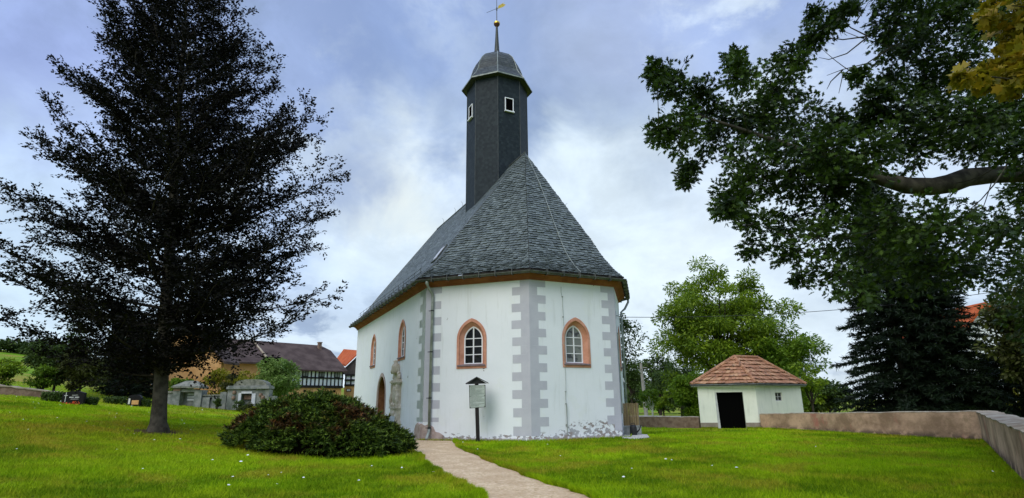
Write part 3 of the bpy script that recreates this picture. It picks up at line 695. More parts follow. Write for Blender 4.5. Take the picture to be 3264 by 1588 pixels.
# ---- tower
TC = MID + AX * 8.35; TR = 1.92
def octa(rad, z, c=TC): return [(c[0] + rad * math.cos(TH + R(22.5 + 45 * k)), c[1] + rad * math.sin(TH + R(22.5 + 45 * k)), z) for k in range(8)]
Z_T = 21.02
m = MB(); core = MB()
core.grid([octa(TR - .03, 9.0), octa(TR - .03, Z_T + .3)], 0, True)
for k in range(8):
    lo0, lo1 = np.array(octa(TR, 9.5)[k]), np.array(octa(TR, 9.5)[(k + 1) % 8]); dz = np.array([0, 0, Z_T + .2 - 9.5])
    lay_tiles(m, lambda v, a=lo0: a + dz * v, lambda v, a=lo1: a + dz * v, 0.15, 0.17, 0.009, .2, jit=.1, ragged=.02)
tower = m.build('tower', 'tower_slate', church, False, False)
core.build('core', 'black_metal', tower)
m = MB()
for k in range(8): q = octa(TR + .012, 0)[k]; m.tube([(q[0], q[1], 9.5), (q[0], q[1], Z_T)], .016, 5)
m.build('edge_strip', 'gutter_zinc', tower)
# eave flare and bell-shaped hood
hood = [(TR - .02, Z_T - .05), (2.24, Z_T - .02), (2.28, Z_T + .03), (2.10, Z_T + .26), (1.90, Z_T + .55), (1.74, Z_T + .85), (1.66, Z_T + 1.15), (1.54, Z_T + 1.52), (1.36, Z_T + 1.92), (1.09, Z_T + 2.24), (0.77, Z_T + 2.46), (0.46, Z_T + 2.58), (0.26, Z_T + 2.68), (0.19, Z_T + 2.9)]
m = MB()
for (r0, z0), (r1, z1) in zip(hood[1:-1], hood[2:]):
    a0, a1 = octa(r0, z0), octa(r1, z1)
    for k in range(8):
        fl = lambda v, a=np.array(a0[k]), b=np.array(a1[k]): a + (b - a) * v
        fr = lambda v, a=np.array(a0[(k + 1) % 8]), b=np.array(a1[(k + 1) % 8]): a + (b - a) * v
        lay_tiles(m, fl, fr, 0.2, 0.26, .012, .2, jit=.15)
m.grid([octa(r - .015, z) for r, z in hood], 0, True)
hd = m.build('hood', 'hood_slate', tower, False, False)
m = MB()
for k in range(8): m.tube([np.array(octa(r + .01, z)[k]) for r, z in hood[2:-1]], .022, 5)
m.grid([octa(2.29, Z_T - .03), octa(2.30, Z_T + .04), octa(2.24, Z_T + .05)], 0, True)
m.build('ridge', 'zinc', hd)
# belfry openings on the axial sides
APO = TR * math.cos(R(22.5))
for nrm, tv in ((-AX, B_), (-B_, AX), (B_, AX), (AX, B_)):
    f = Face(TC + nrm * (APO + .015), tv, nrm)
    zc = 19.10; w, h = 0.24, 0.42
    root = bpy.data.objects.new('belfry_window', None); COL.objects.link(root); root.parent = tower
    root.location = Vector(f.p(0, zc)) - parent_loc(tower)
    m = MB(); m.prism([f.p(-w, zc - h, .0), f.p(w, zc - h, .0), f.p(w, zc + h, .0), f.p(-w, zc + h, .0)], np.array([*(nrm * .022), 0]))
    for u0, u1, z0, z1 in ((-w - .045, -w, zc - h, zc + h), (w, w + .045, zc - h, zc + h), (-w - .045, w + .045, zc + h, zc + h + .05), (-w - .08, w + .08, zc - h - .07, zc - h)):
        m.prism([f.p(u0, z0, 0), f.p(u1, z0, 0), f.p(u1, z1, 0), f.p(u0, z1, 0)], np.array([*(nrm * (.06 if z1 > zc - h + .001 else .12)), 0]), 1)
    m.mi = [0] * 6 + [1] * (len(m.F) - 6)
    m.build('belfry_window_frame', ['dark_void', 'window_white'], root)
    bpy.data.objects.remove(root) if False else None
# spire needle, ball and vane
zs_ = Z_T + 2.80
m = MB(); m.lathe((TC[0], TC[1], 0), [(0.24, zs_ - .1), (0.175, zs_ + .12), (0.15, zs_ + .5), (0.12, zs_ + 1.0), (0.085, zs_ + 1.75), (0.07, zs_ + 2.1)], 8, 0, TH + R(22.5))
m.build('spire', 'hood_slate', tower, True)
zb_ = zs_ + 2.33
m = MB(); n = 10; m.lathe((TC[0], TC[1], zb_), [(0.2 * math.sin(math.pi * k / n) + .001, -0.17 * math.cos(math.pi * k / n)) for k in range(n // 2 - 0, n + 1)], 20)
m.lathe((TC[0], TC[1], zb_), [(.205, .05), (.212, 0.0), (.205, -.05)], 20)
ball = m.build('golden_ball', 'gold', tower, True)
m = MB(); m.lathe((TC[0], TC[1], zb_), [(0.07, -.32), (0.07, -.26), (.12, -.22), (0.19, -.12), (.2, -.05)], 20); m.build('ball_underside', 'ball_shade', ball, True)  # neck and lower half of the ball; its dark, reflecting underside put into colour
vz = zb_ + 1.12
m = MB(); m.tube([(TC[0], TC[1], zb_ + .1), (TC[0], TC[1], zb_ + 2.2)], [.03, .018], 8)
vd = np.array([.93, .36]); 
m.tube([(TC[0] - vd[0] * .72, TC[1] - vd[1] * .72, vz - .46), (TC[0] + vd[0] * .1, TC[1] + vd[1] * .1, vz + .12)], .013, 6)
m.tube([(TC[0], TC[1], vz - .08), (TC[0], TC[1], vz + .12)], .05, 8)
vane = m.build('weather_vane', 'gutter_zinc', tower)
m = MB(); a = [(TC[0] + vd[0] * u, TC[1] + vd[1] * u, vz + z) for u, z in ((.08, .06), (.50, .34), (.66, .56), (.46, .56), (.60, .74), (.12, .32))]
m.prism(a, (-.004, .012, 0)); m.build('flag', 'gold', vane)

# ------------------------------------------------------------------ epitaph against the nave wall
ep = thing('epitaph', FN.p(4.45, 0), 'weathered carved sandstone epitaph fixed to the white nave wall beside the door', 'monument')
def slab(m, u0, u1, z0, z1, dep, d0=-0.0):
    m.prism([FN.p(u0, z0, d0), FN.p(u1, z0, d0), FN.p(u1, z1, d0), FN.p(u0, z1, d0)], np.array([*(FN.n * dep), 0]))
def bulge(m, u, z, w, h, dep, base):
    rows = []
    for k in range(6):
        t = k / 5 * math.pi / 2; rows.append([FN.p(u + w * math.cos(t) * math.cos(a), z + h * math.cos(t) * math.sin(a), -(base + dep * math.sin(t))) for a in np.linspace(0, 2 * math.pi, 13)[:-1]])
    m.grid(rows, 0, True)
c = 4.5
_slab, _bulge = slab, bulge
def slab(m, u0, u1, z0, z1, dep, d0=-0.0): _slab(m, c + (u0 - c) * .8, c + (u1 - c) * .8, z0, z1, dep * .62, d0)
def bulge(m, u, z, w, h, dep, base): _bulge(m, c + (u - c) * .8, z, w * .8, h, dep * .7, base * .62)
m = MB(); slab(m, c - 1.0, c + 1.0, 0.0, 0.62, .42); slab(m, c - .92, c + .92, .62, .72, .46); m.build('plinth', 'sandstone', ep)
m = MB(); slab(m, c - .80, c + .80, .72, 1.30, .34); slab(m, c - .88, c + .88, 1.30, 1.40, .42); bulge(m, c + .1, 1.0, .45, .2, .08, .34); bulge(m, c - .5, .9, .15, .12, .07, .34); m.build('base_panel', 'sandstone', ep)
m = MB(); slab(m, c - .74, c + .74, 1.40, 2.50, .28)
for u in (-.55, .55): m.tube([FN.p(c + u, 1.42, -.18), FN.p(c + u * 1.05, 1.7, -.21), FN.p(c + u, 2.1, -.18), FN.p(c + u * .95, 2.48, -.19)], [.09, .10, .07, .08], 8)
for q in (((.5), 1.5), (-.45, 1.52), (0, 1.46)): bulge(m, c + q[0], q[1], .16, .10, .12, .28)
m.build('shaft', 'sandstone', ep)
m = MB(); bulge(m, c, 2.0, .46, .42, .14, .28); m.build('medallion', 'sandstone', ep)
m = MB(); slab(m, c - .86, c + .86, 2.50, 2.57, .36); slab(m, c - .95, c + .95, 2.57, 2.66, .44); slab(m, c - .82, c + .82, 2.66, 2.72, .36); m.build('cornice', 'sandstone', ep)
m = MB(); slab(m, c - .45, c + .40, 2.72, 3.10, .26)
for u, z, w, h in ((.70, 2.86, .16, .13), (.52, 2.98, .15, .16), (-.62, 2.86, .2, .14), (-.45, 3.0, .14, .15), (0, 2.95, .25, .16), (.62, 3.08, .10, .12)): bulge(m, c + u, z, w, h, .16, .12)
m.build('crest', 'sandstone', ep)
m = MB(); m.tube([FN.p(c, 3.02, -.16), FN.p(c, 3.2, -.16), FN.p(c - .03, 3.38, -.16), FN.p(c, 3.50, -.17), FN.p(c, 3.56, -.17), FN.p(c, 3.66, -.18), FN.p(c, 3.72, -.18)], [.24, .22, .24, .17, .10, .13, .05], 10); m.tube([FN.p(c + .2, 3.38, -.2), FN.p(c + .3, 3.2, -.3), FN.p(c + .15, 3.1, -.34)], [.07, .06, .05], 8); m.build('figure', 'sandstone', ep, True)

# ------------------------------------------------------------------ notice board
SY = 24.0; sb = at(1203, 1108, SY); sb[2] = 0
board = thing('notice_board', sb, 'notice board on a dark leaning post under a small black gable, before the white wall', 'notice board')
t0, t1 = at(1200, 1030, SY), at(1199, 955, SY)
m = MB(); m.tube([(sb[0], SY, -.2), (t0[0], SY, t0[2]), (t1[0], SY + .02, t1[2])], .085, 4); m.build('post', 'dark_wood', board)
q = [at(1181, 969.5, SY), at(1220.6, 968.5, SY), at(1221, 1024, SY), at(1182.5, 1027, SY)]
yb = SY - .09
def bp(u, v, d=0.0):
    p = (q[0] * (1 - u) + q[1] * u) * (1 - v) + (q[3] * (1 - u) + q[2] * u) * v; return (p[0], yb - d, p[2])
m = MB(); m.prism([bp(-.02, 0), bp(1.02, 0), bp(1.02, 1.01), bp(-.02, 1.01)], (0, .035, 0)); m.build('panel', 'dark_wood', board)
m = MB(); m.prism([bp(0.015, 0.01, .006), bp(.985, .01, .006), bp(.985, .99, .006), bp(.015, .99, .006)], (0, .006, 0)); sheet = m.build('sheet', 'notice_sheet', board)
m = MB(); rr = random.Random(3)
for i in range(30):
    v = .05 + i * .030; u = .06
    end = rr.choice((.93, .9, .88, .45, .8, .92)) if i % 5 != 4 else rr.uniform(.3, .5)
    while u < end:
        w = rr.uniform(.02, .085); m.add([bp(u, v, .008), bp(min(u + w, .95), v, .008), bp(min(u + w, .95), v + .012, .008), bp(u, v + .012, .008)], [(0, 1, 2, 3)]); u += w + .02
m.build('lettering', 'notice_ink', sheet)
for u0, u1, v in ((.42, .95, .165), (.62, .95, .44), (.2, .9, .775), (.6, .95, .885), (.78, .95, .56)): m = MB(); m.add([bp(u0, v, .010), bp(u1, v, .010), bp(u1, v + .026, .010), bp(u0, v + .026, .010)], [(0, 1, 2, 3)]); m.build('blank_strip', 'notice_blank', sheet)
for u in (.03, .97):
    for v in (.03, .49, .97): m = MB(); m.box(bp(u, v, .012), (.03, .012, .03)); m.build('screw', 'black_metal', sheet)
m = MB(); e0, ap, e1 = at(1172.5, 967, SY), at(1200, 950.5, SY), at(1228.5, 965, SY)
for a, b in ((e0, ap), (ap, e1)):
    m.prism([(a[0], SY - .24, a[2]), (b[0], SY - .24, b[2]), (b[0], SY - .24, b[2] + .035), (a[0], SY - .24, a[2] + .035)], (0, .44, 0))
m.prism([(e0[0] + .05, yb - .02, e0[2]), (e1[0] - .05, yb - .02, e1[2]), (ap[0], yb - .02, ap[2])], (0, .05, 0))
m.build('gable_roof', 'black_metal', board)

# ------------------------------------------------------------------ path and gravel strip
def strip(name, mat, L, Rr, z=0.006, label=None):
    m = MB(); m.grid([[(a[0], a[1], gz1(*a) + z), ((a[0] * .5 + b[0] * .5), (a[1] + b[1]) * .5, gz1((a[0] + b[0]) / 2, (a[1] + b[1]) / 2) + z), (b[0], b[1], gz1(*b) + z)] for a, b in zip(L, Rr)])
    o = m.build(name, mat, None, False, False); o['kind'] = 'structure'; return o
def spl(pts, n=24):
    pts = np.array(pts); t = np.linspace(0, len(pts) - 1, n); return [np.array([np.interp(v, range(len(pts)), pts[:, 0]), np.interp(v, range(len(pts)), pts[:, 1])]) for v in t]
def on0(dx, dy):
    q = ray(dx * 1.2671, dy * 1.2671); t = -EYE / q[2]; return (q * t)[:2]
PL = [on0(*p) for p in ((1032, 1101), (1052, 1140), (1062, 1160), (1100, 1190), (1150, 1216), (1190, 1238), (1215, 1253))] + [np.array([0.0, 6.0]), np.array([.5, 1.0])]
PR = [on0(*p) for p in ((1150, 1104), (1143, 1114), (1160, 1130), (1230, 1160), (1310, 1193), (1420, 1230), (1500, 1253))] + [np.array([2.0, 6.0]), np.array([2.4, 1.0])]
PLs, PRs = spl(PL, 40), spl(PR, 40)
wj = [0.05 * math.sin(k * 2.1) + .035 * math.sin(k * 5.3 + 1) for k in range(40)]
PRs = [p + np.array([w, 0]) for p, w in zip(PRs, wj)]; PLs = [p + np.array([w, 0]) for p, w in zip(PLs, wj[::-1])]
strip('path', 'path_chips', PLs, PRs)
inner = [P1 + AX * 3, P1, P2, P3, P4]
def ring(e): return [P1 + AX * 3 - B_ * e] + offs(e)[1:5]
ro = ring(.32)
GS_out = spl(ro, 33); GS_in = spl(ring(-.05), 33)
strip('gravel_strip', 'pebbles', GS_in, GS_out, 0.012)
ap_ = [on0(*p) for p in ((1565, 1104), (1600, 1106), (1634, 1102), (1628, 1095), (1600, 1093), (1572, 1092))]
m = MB(); m.add([v3(p, .035) for p in ap_] + [v3(p, -.02) for p in ap_], [(0, 1, 2, 3, 4, 5)] + [(k, k + 6, (k + 1) % 6 + 6, (k + 1) % 6) for k in range(6)]); o = m.build('gravel_apron', 'pebbles'); o['kind'] = 'structure'

# ------------------------------------------------------------------ things by the far church corner
YS = 27.6
g0 = at(1571, 1090, YS); 
blk = thing('concrete_trough', (*at(1590, 1085, YS)[:2], 0), 'low grey concrete block standing under the reed screen by the church corner', 'block')
m = MB(); a, b = at(1568, 1070, YS), at(1612, 1070, YS); m.box(((a[0] + b[0]) / 2, YS + .15, .19), (b[0] - a[0], .42, .38)); m.box(((a[0] + b[0]) / 2, YS + .15, .40), (b[0] - a[0] + .05, .46, .045)); m.build('block', 'concrete', blk)
scr = thing('reed_screen', (*at(1590, 1085, YS)[:2], .42), 'brown reed mat screen standing on the concrete block beside the church', 'screen')
a, b = at(1570, 1070, YS), at(1610, 1070, YS); zt = at(1590, 1014, YS)[2]
m = MB(); n = 34
for k in range(n): x = a[0] + (b[0] - a[0]) * (k + .5) / n; m.tube([(x, YS + .18, .425), (x + rr.uniform(-.01, .01), YS + .18, zt + rr.uniform(-.03, .02))], (b[0] - a[0]) / n * .52, 5)
m.build('mat', 'reed', scr)
for x in (a[0], b[0]): m = MB(); m.box((x, YS + .22, (.42 + zt) / 2), (.05, .05, zt - .43)); m.build('post', 'pole_wood', scr)
can = thing('watering_can', (*at(1594, 1092, YS - .35)[:2], 0.03), 'black plastic watering can standing on the gravel in front of the concrete block', 'watering can')
cx, cy = can.location[0], can.location[1]
m = MB(); m.lathe((cx, cy, .03), [(.001, 0), (.15, 0), (.165, .03), (.155, .36), (.12, .43), (.05, .45), (.001, .45)], 18); m.build('body', 'black_metal', can, True)
m = MB(); m.tube([(cx + .12, cy, .12), (cx + .26, cy - .05, .26), (cx + .34, cy - .07, .42)], [.04, .028, .022], 8); m.lathe((cx + .34, cy - .07, .41), [(.02, 0), (.06, .04), (.001, .05)], 10); m.build('spout', 'black_metal', can, True)
m = MB(); m.tube([(cx - .10, cy, .42), (cx - .1, cy, .52), (cx + .05, cy, .56), (cx + .1, cy, .45)], .014, 6); m.build('handle', 'black_metal', can, True)

# grey tub behind the bush near the door
tb = at(973, 1052, 26.5); tub = thing('garden_chair', (tb[0], tb[1], gz1(tb[0], tb[1])), 'grey plastic garden chair half hidden behind the juniper near the church door', 'chair')
m = MB(); zc_ = tb[2]; z0 = gz1(tb[0], tb[1])
m.box((tb[0], tb[1], z0 + .42), (.46, .44, .04), .5); m.build('seat', 'grey_plastic', tub)
m = MB(); m.grid([[(tb[0] + u + .08, tb[1] + .2 + .1 * (z) , z0 + .44 + z) for u in (-.22, -.1, .1, .22)] for z in (0, .2, zc_ - z0 - .36)]); m.grid([[(tb[0] + u + .08, tb[1] + .23 + .1 * z, z0 + .44 + z) for u in (-.22, -.1, .1, .22)] for z in (0, .2, zc_ - z0 - .36)]); m.build('backrest', 'grey_plastic', tub)
for sx in (-.2, .2):
    for sy in (-.2, .2):
        m = MB(); m.tube([(tb[0] + sx, tb[1] + sy, z0), (tb[0] + sx * .9, tb[1] + sy * .9, z0 + .42)], .02, 6); m.build('leg', 'grey_plastic', tub)

# ------------------------------------------------------------------ shed
SC = np.array([13.65, 32.87]); SD = unit(np.array([10.63, 33.64]) - SC)         # front runs left from the corner
ST = np.array([-SD[1], SD[0]]); ST = ST if ST[1] > 0 else -ST                      # side goes back
SWd, SL, SH = 3.12, 3.35, 2.36
_c = at(2017, 1000, 35.2)
SE = unit(np.array([_c[0], 35.2]) - SC); SEL = np.linalg.norm(np.array([_c[0], 35.2]) - SC)
shed = thing('shed', (*SC, 0), 'small white plastered shed with hipped red clay tile roof and open dark doorway', 'shed')
FF = Face(SC, SD, -ST); fr_ = np.array([SE[1], -SE[0]]); fr_ = fr_ if fr_[0] > 0 else -fr_
FR = Face(SC, SE, fr_)
du0, du1, dz = 0.70, 2.20, 1.97
m = MB(); tri_loops = [[(0, .3), (du0, .3), (du0, dz), (du1, dz), (du1, .3), (SWd, .3), (SWd, SH), (0, SH)]]
m.add([FF.p(u, z) for u, z in tri_loops[0]], [tuple(t) for t in tessellate_polygon([[Vector((u, z, 0)) for u, z in tri_loops[0]]])])
wu, wz = SEL * .48, 1.70
ho = [(wu - .33, wz - .235), (wu + .33, wz - .235), (wu + .33, wz + .235), (wu - .33, wz + .235)]; ou = [(0, .3), (SEL, .3), (SEL, SH), (0, SH)]
m.add([FR.p(u, z) for u, z in ou + ho], [tuple(t) for t in tessellate_polygon([[Vector((u, z, 0)) for u, z in ou], [Vector((u, z, 0)) for u, z in ho]])])
m.add([FR.p(u, z, d) for d in (0, .10) for u, z in ho], [(k, (k + 1) % 4, (k + 1) % 4 + 4, k + 4) for k in range(4)])
BK = [SC + SE * SEL, SC + SE * SEL + SD * SWd * .97, SC + SD * SWd]
m.add([v3(BK[0], .0), v3(BK[1], 0), v3(BK[2], 0), v3(BK[2], SH), v3(BK[1], SH), v3(BK[0], SH)], [(0, 1, 4, 5), (1, 2, 3, 4)])
m.build('wall', 'shed_plaster', shed)
for u0, u1 in ((0, du0), (du1, SWd)): m = MB(); m.prism([FF.p(u0, -.1, -.02), FF.p(u1, -.1, -.02), FF.p(u1, .31, -.02), FF.p(u0, .31, -.02)], np.array([*(ST * .06), 0])); m.build('plinth', 'shed_plinth', shed)
m = MB(); m.prism([FR.p(0, -.1, -.02), FR.p(SEL, -.1, -.02), FR.p(SEL, .31, -.02), FR.p(0, .31, -.02)], np.array([*(-fr_ * .06), 0])); m.build('plinth', 'shed_plinth', shed)
m = MB(); 
m.add([FF.p(u, z, d) for d in (0, .22) for u, z in ((du0, 0), (du0, dz), (du1, dz), (du1, 0))], [(0, 1, 5, 4), (1, 2, 6, 5), (2, 3, 7, 6)]); m.build('door_reveal', 'wood_pale', shed)
m = MB(); m.prism([FF.p(du1 - .15, 0, .02), FF.p(du1 - .004, 0, .02), FF.p(du1 - .004, dz - .004, .02), FF.p(du1 - .09, dz - .004, .02)], np.array([*(ST * .1), 0])); m.build('door_post', 'wood_pale', shed)
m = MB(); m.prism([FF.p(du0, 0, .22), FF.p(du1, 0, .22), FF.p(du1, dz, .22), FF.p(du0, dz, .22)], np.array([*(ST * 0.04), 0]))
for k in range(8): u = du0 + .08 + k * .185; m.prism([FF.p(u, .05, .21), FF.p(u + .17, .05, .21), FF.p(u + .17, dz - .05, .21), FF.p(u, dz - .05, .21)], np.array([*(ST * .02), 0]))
m.build('door', 'dark_void', shed)  # black slab standing in for the shaded inside of the open doorway
wr = bpy.data.objects.new('window', None); COL.objects.link(wr); wr.parent = shed; wr.location = Vector(FR.p(wu, wz)) - Vector(shed.location)
m = MB()
for u0, u1, z0, z1 in ((-.33, -.30, -.235, .235), (.30, .33, -.235, .235), (-.30, .30, -.235, -.20), (-.30, .30, .20, .235), (-.014, .014, -.20, .20), (-.30, -.014, -.012, .012), (.014, .30, -.012, .012)):
    m.prism([FR.p(wu + u0, wz + z0, .06), FR.p(wu + u1, wz + z0, .06), FR.p(wu + u1, wz + z1, .06), FR.p(wu + u0, wz + z1, .06)], np.array([*(-fr_ * .03), 0]))
m.build('frame', 'wood_pale', wr)
m = MB(); m.add([FR.p(wu + u, wz + z, .085) for u, z in ((-.32, -.225), (.32, -.225), (.32, .225), (-.32, .225))], [(0, 1, 2, 3)]); m.build('pane', 'dark_glass', wr)
# hipped roof
def inset(pts, e):
    c = sum(pts) / len(pts); return [p + unit(p - c) * e * 1.3 for p in pts]
SP = [SC + SD * SWd, SC, BK[0], BK[1]]; SPo = inset(SP, .30)
cen = sum(SP) / 4; zr_ = 4.02
apx = at(2340 / 1.2671, 1131 / 1.2671, 34.4); apx2 = at(2412 / 1.2671, 1134 / 1.2671, 35.2)
r_a = np.array(apx[:2]); r_b = np.array(apx2[:2]); zr_ = float((apx[2] + apx2[2]) / 2) - .14
def sedge(e, r): return lambda v: np.array([*(e * (1 - v) + r * v), SH + .06 + (zr_ - SH - .06) * v])
m = MB()
for (ea, ra, eb, rb_) in ((SPo[0], r_a, SPo[1], r_a), (SPo[1], r_a, SPo[2], r_b), (SPo[2], r_b, SPo[3], r_b), (SPo[3], r_b, SPo[0], r_a)):
    lay_tiles(m, sedge(ea, ra), sedge(eb, rb_), 0.30, .21, .075, .25, jit=.04, ragged=.0)
srf = m.build('roof', 'clay_tiles', shed, False, False)
m = MB()
for e, r in zip(SPo, (r_a, r_a, r_b, r_b)):
    f = sedge(e, r); n = 9
    for k in range(n): a, b = f(k / n), f((k + 1.12) / n if k < n - 1 else 1.0); m.tube([a + np.array([0, 0, .03]), b + np.array([0, 0, .045])], [.115, .09], 7)
a, b = np.array([*r_a, zr_]), np.array([*r_b, zr_])
for k in range(4): m.tube([a + (b - a) * k / 4 + np.array([0, 0, .035]), a + (b - a) * (k + 1.05) / 4 + np.array([0, 0, .045])], [.11, .095], 7)
m.build('ridge_tiles', 'clay_tiles', srf)
m = MB()
m.add([v3(p, SH + .03) for p in SPo] + [v3(p, SH - .07) for p in SPo] + [v3(p * .9 + cen * .1, SH - .06) for p in SPo], [(k, (k + 1) % 4, (k + 1) % 4 + 4, k + 4) for k in range(4)] + [(k + 4, (k + 1) % 4 + 4, (k + 1) % 4 + 8, k + 8) for k in range(4)])
m.build('eaves_board', 'wood_pale', srf)
m = MB()
for a, b in ((SPo[0], SPo[1]), (SPo[1], SPo[2])): m.tube([v3(a + unit(a - cen) * .05, SH + .02), v3(b + unit(b - cen) * .05, SH + .02)], .05, 8)
m.build('gutter', 'gutter_zinc', srf)

# ------------------------------------------------------------------ boundary walls
def wall_run(m, cap, a, b, h0, h1, t=.34, seed=0, proud=.05, jag=.02):
    a, b = np.array(a, float), np.array(b, float); L = np.linalg.norm(b - a); d = (b - a) / L; nn = np.array([d[1], -d[0]])
    n = max(3, int(L / .5)); r_ = random.Random(seed); rows = []; crow = []
    for k in range(n + 1):
        p = a + d * L * k / n; h = h0 + (h1 - h0) * k / n + r_.uniform(-jag, jag); w = t / 2 + r_.uniform(-.004, .004)
        lo, hi = p - nn * w, p + nn * w
        rows.append([v3(lo - nn * .03, -.35), v3(lo, .4), v3(lo, h), v3(hi, h), v3(hi, .4), v3(hi + nn * .03, -.35)])
        e = w + proud + r_.uniform(-.02, .02)
        crow.append([v3(p - nn * e, h + .004), v3(p - nn * e, h + .025), v3(p - nn * e * .3, h + .05), v3(p + nn * e * .3, h + .05), v3(p + nn * e, h + .025), v3(p + nn * e, h + .004)])
    m.grid(rows); cap.grid(crow, 0, True)
    for rws, M_ in ((rows, m), (crow, cap)):
        M_.add(rws[0], [tuple(range(6))]); M_.add(rws[-1], [tuple(range(6))[::-1]])
WC = np.array([17.95, 22.5])
bw = thing('boundary_wall', (*WC, 0), 'long low churchyard wall of flaking reddish brown render meeting at a corner right of the shed', 'wall')
m, cp = MB(), MB()
wstart = SC + SE * .02 + fr_ * .20
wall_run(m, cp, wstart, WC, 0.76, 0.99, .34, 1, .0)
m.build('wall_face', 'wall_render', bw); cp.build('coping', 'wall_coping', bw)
m, cp = MB(), MB(); we = np.array([10.55, 12.47]); wdir = unit(we - WC)
off = np.array([wdir[1], -wdir[0]]); off = off if off[0] > 0 else -off
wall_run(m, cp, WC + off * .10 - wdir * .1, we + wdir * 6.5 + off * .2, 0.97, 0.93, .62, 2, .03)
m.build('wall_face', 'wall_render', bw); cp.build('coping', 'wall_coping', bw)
lw = thing('boundary_wall', (9.0, 35, 0), 'short dark stretch of churchyard wall between the church corner and the shed', 'wall')
m, cp = MB(), MB(); wall_run(m, cp, SC + SD * (SWd + .02) + ST * .5, (4.6, 38.2), .60, .60, .34, 3, .0); m.build('wall_face', 'brown_stone', lw); cp.build('coping', 'wall_coping', lw)

# ------------------------------------------------------------------ plants
def branch_tubes(m, segs, seg=6):
    for pts, rad in segs: m.tube(pts, rad, seg, 0, False)
def curve(a, b, bend, n=5):
    a, b = np.array(a, float), np.array(b, float); mid = (a + b) / 2 + np.array(bend)
    return [(1 - t) ** 2 * a + 2 * t * (1 - t) * mid + t * t * b for t in np.linspace(0, 1, n)]

# ---- copper beech on the left
BY = 20.5; LEAN = -0.085; b0 = at(396, 1092, BY); b0[2] = gz1(b0[0], BY)
beech = thing('beech_tree', b0, 'tall nearly black copper beech with a straight trunk standing on the lawn', 'tree')
prL = [at(*p, BY) for p in ((110, 900), (25, 800), (8, 715), (0, 640), (0, 530), (25, 430), (70, 285), (140, 115), (290, 0))]
prR = [at(*p, BY) for p in ((420, 905), (520, 885), (690, 850), (880, 790), (850, 680), (845, 600), (890, 500), (900, 400), (840, 290), (760, 210), (670, 110), (630, 20))]
zl = [p[2] for p in prL] + [20.4]; axx = lambda z: b0[0] + LEAN * (z - b0[2])
xl = [axx(p[2]) - p[0] for p in prL] + [0.2]
zr2 = [p[2] for p in prR] + [20.4]; xr = [p[0] - axx(p[2]) for p in prR] + [0.2]
def env(z, az):
    l = np.interp(z, zl, xl); r = np.interp(z, zr2, xr); c = math.cos(az)
    return (l + r) / 2 * (1 - abs(c)) + (r if c > 0 else l) * abs(c)
top = 20.0
trunk_pts = [(axx(z), BY, z) for z in (b0[2] - .2, b0[2] + .06, b0[2] + .3, 1.6, 3, 6, 10, 15, 19.5)]
m = MB(); m.tube(trunk_pts, [.42, .36, .265, .235, .225, .20, .15, .09, .03], 14)
m.build('trunk', 'beech_bark', beech, True)
segs = []; tw_a = []; tw_d = []; tw_l = []
NBR = 150
for k in range(NBR):
    zt_ = 2.7 + (top - 2.7) * ((k + .5) / NBR) ** 0.95 if k < NBR - 2 else top
    az = k * 2.39996 + rng.normal() * .3
    fr = (zt_ - 2.7) / (top - 2.7)
    Rr = env(zt_, az) * (1.0 if k % 3 == 0 else rng.uniform(.5, .98)) * (1 - (.24 if math.cos(az) < 0 else .04) * min(1, max(0, (fr - .30) / .3)))
    rise = Rr * (0.16 + 0.62 * fr) + rng.normal() * .25
    z0 = max(2.5, zt_ - rise)
    tip = np.array([axx(zt_) + .93 * Rr * math.cos(az), BY + .62 * Rr * math.sin(az), zt_])
    st = np.array([axx(z0), BY, z0]); cv = curve(st, tip, (rng.normal() * .12 * Rr, rng.normal() * .12 * Rr, -.12 * Rr), 9); segs.append((cv, list(np.linspace(.014 + .008 * Rr, .007, 9))))
    Lb = np.linalg.norm(tip - st); ns = int(4 + Lb * 2.0)
    for j in range(ns):
        t = 0.14 + 0.86 * (j + rng.random()) / ns
        i = min(int(t * 8), 7); p = cv[i] + (cv[i + 1] - cv[i]) * (t * 8 - i)
        d = unit(cv[i + 1] - cv[i]); side = unit(np.cross(d, (0, 0, 1))) * (1 if j % 2 else -1)
        l2 = (.70 + .40 * Lb * (1.0 - t) ** .8 * rng.uniform(.6, 1.1)) if t < .94 else .55
        l2 = min(l2, 2.5)
        d2 = unit(d * rng.uniform(.6, 1.1) + side * rng.uniform(.35, 1.1) + np.array([0, 0, rng.normal() * .38 + .16 + .15 * fr]))
        q = p + d2 * l2; segs.append(([p, (p + q) / 2 + np.array([0, 0, -.04 * l2]), q], [.006 + .006 * l2, .006, .003]))
        nt = int(3 + l2 * 5.5)
        for w in range(nt):
            tt = (w + rng.random()) / nt; s2 = unit(np.cross(d2, (0, 0, 1))) * (1 if w % 2 else -1)
            dd = unit(d2 * rng.uniform(.5, 1.1) + s2 * rng.uniform(.1, 1.0) + np.array([0, 0, rng.normal() * .45 + .12]))
            tw_a.append(p + (q - p) * tt); tw_d.append(dd); tw_l.append(.24 + .42 * rng.random() * (1.1 - .4 * tt))
for (x, y, l) in ((470, 880, 1.3), (520, 885, 1.7), (560, 880, 1.2), (430, 880, .8), (545, 900, 1.9), (500, 900, 1.4)):
    p = at(x, y - 40, BY - 1.5); 
    for j in range(5): tw_a.append(p + rng.normal(size=3) * .35 - np.array([0, 0, rng.random() * l * .5])); tw_d.append(unit(np.array([.45, -.1, -.75]) + rng.normal(size=3) * .35)); tw_l.append(.55)
m = MB(); branch_tubes(m, segs, 5); m.build('branches', 'bark', beech)
tw_a, tw_d, tw_l = np.array(tw_a), np.array(tw_d), np.array(tw_l)
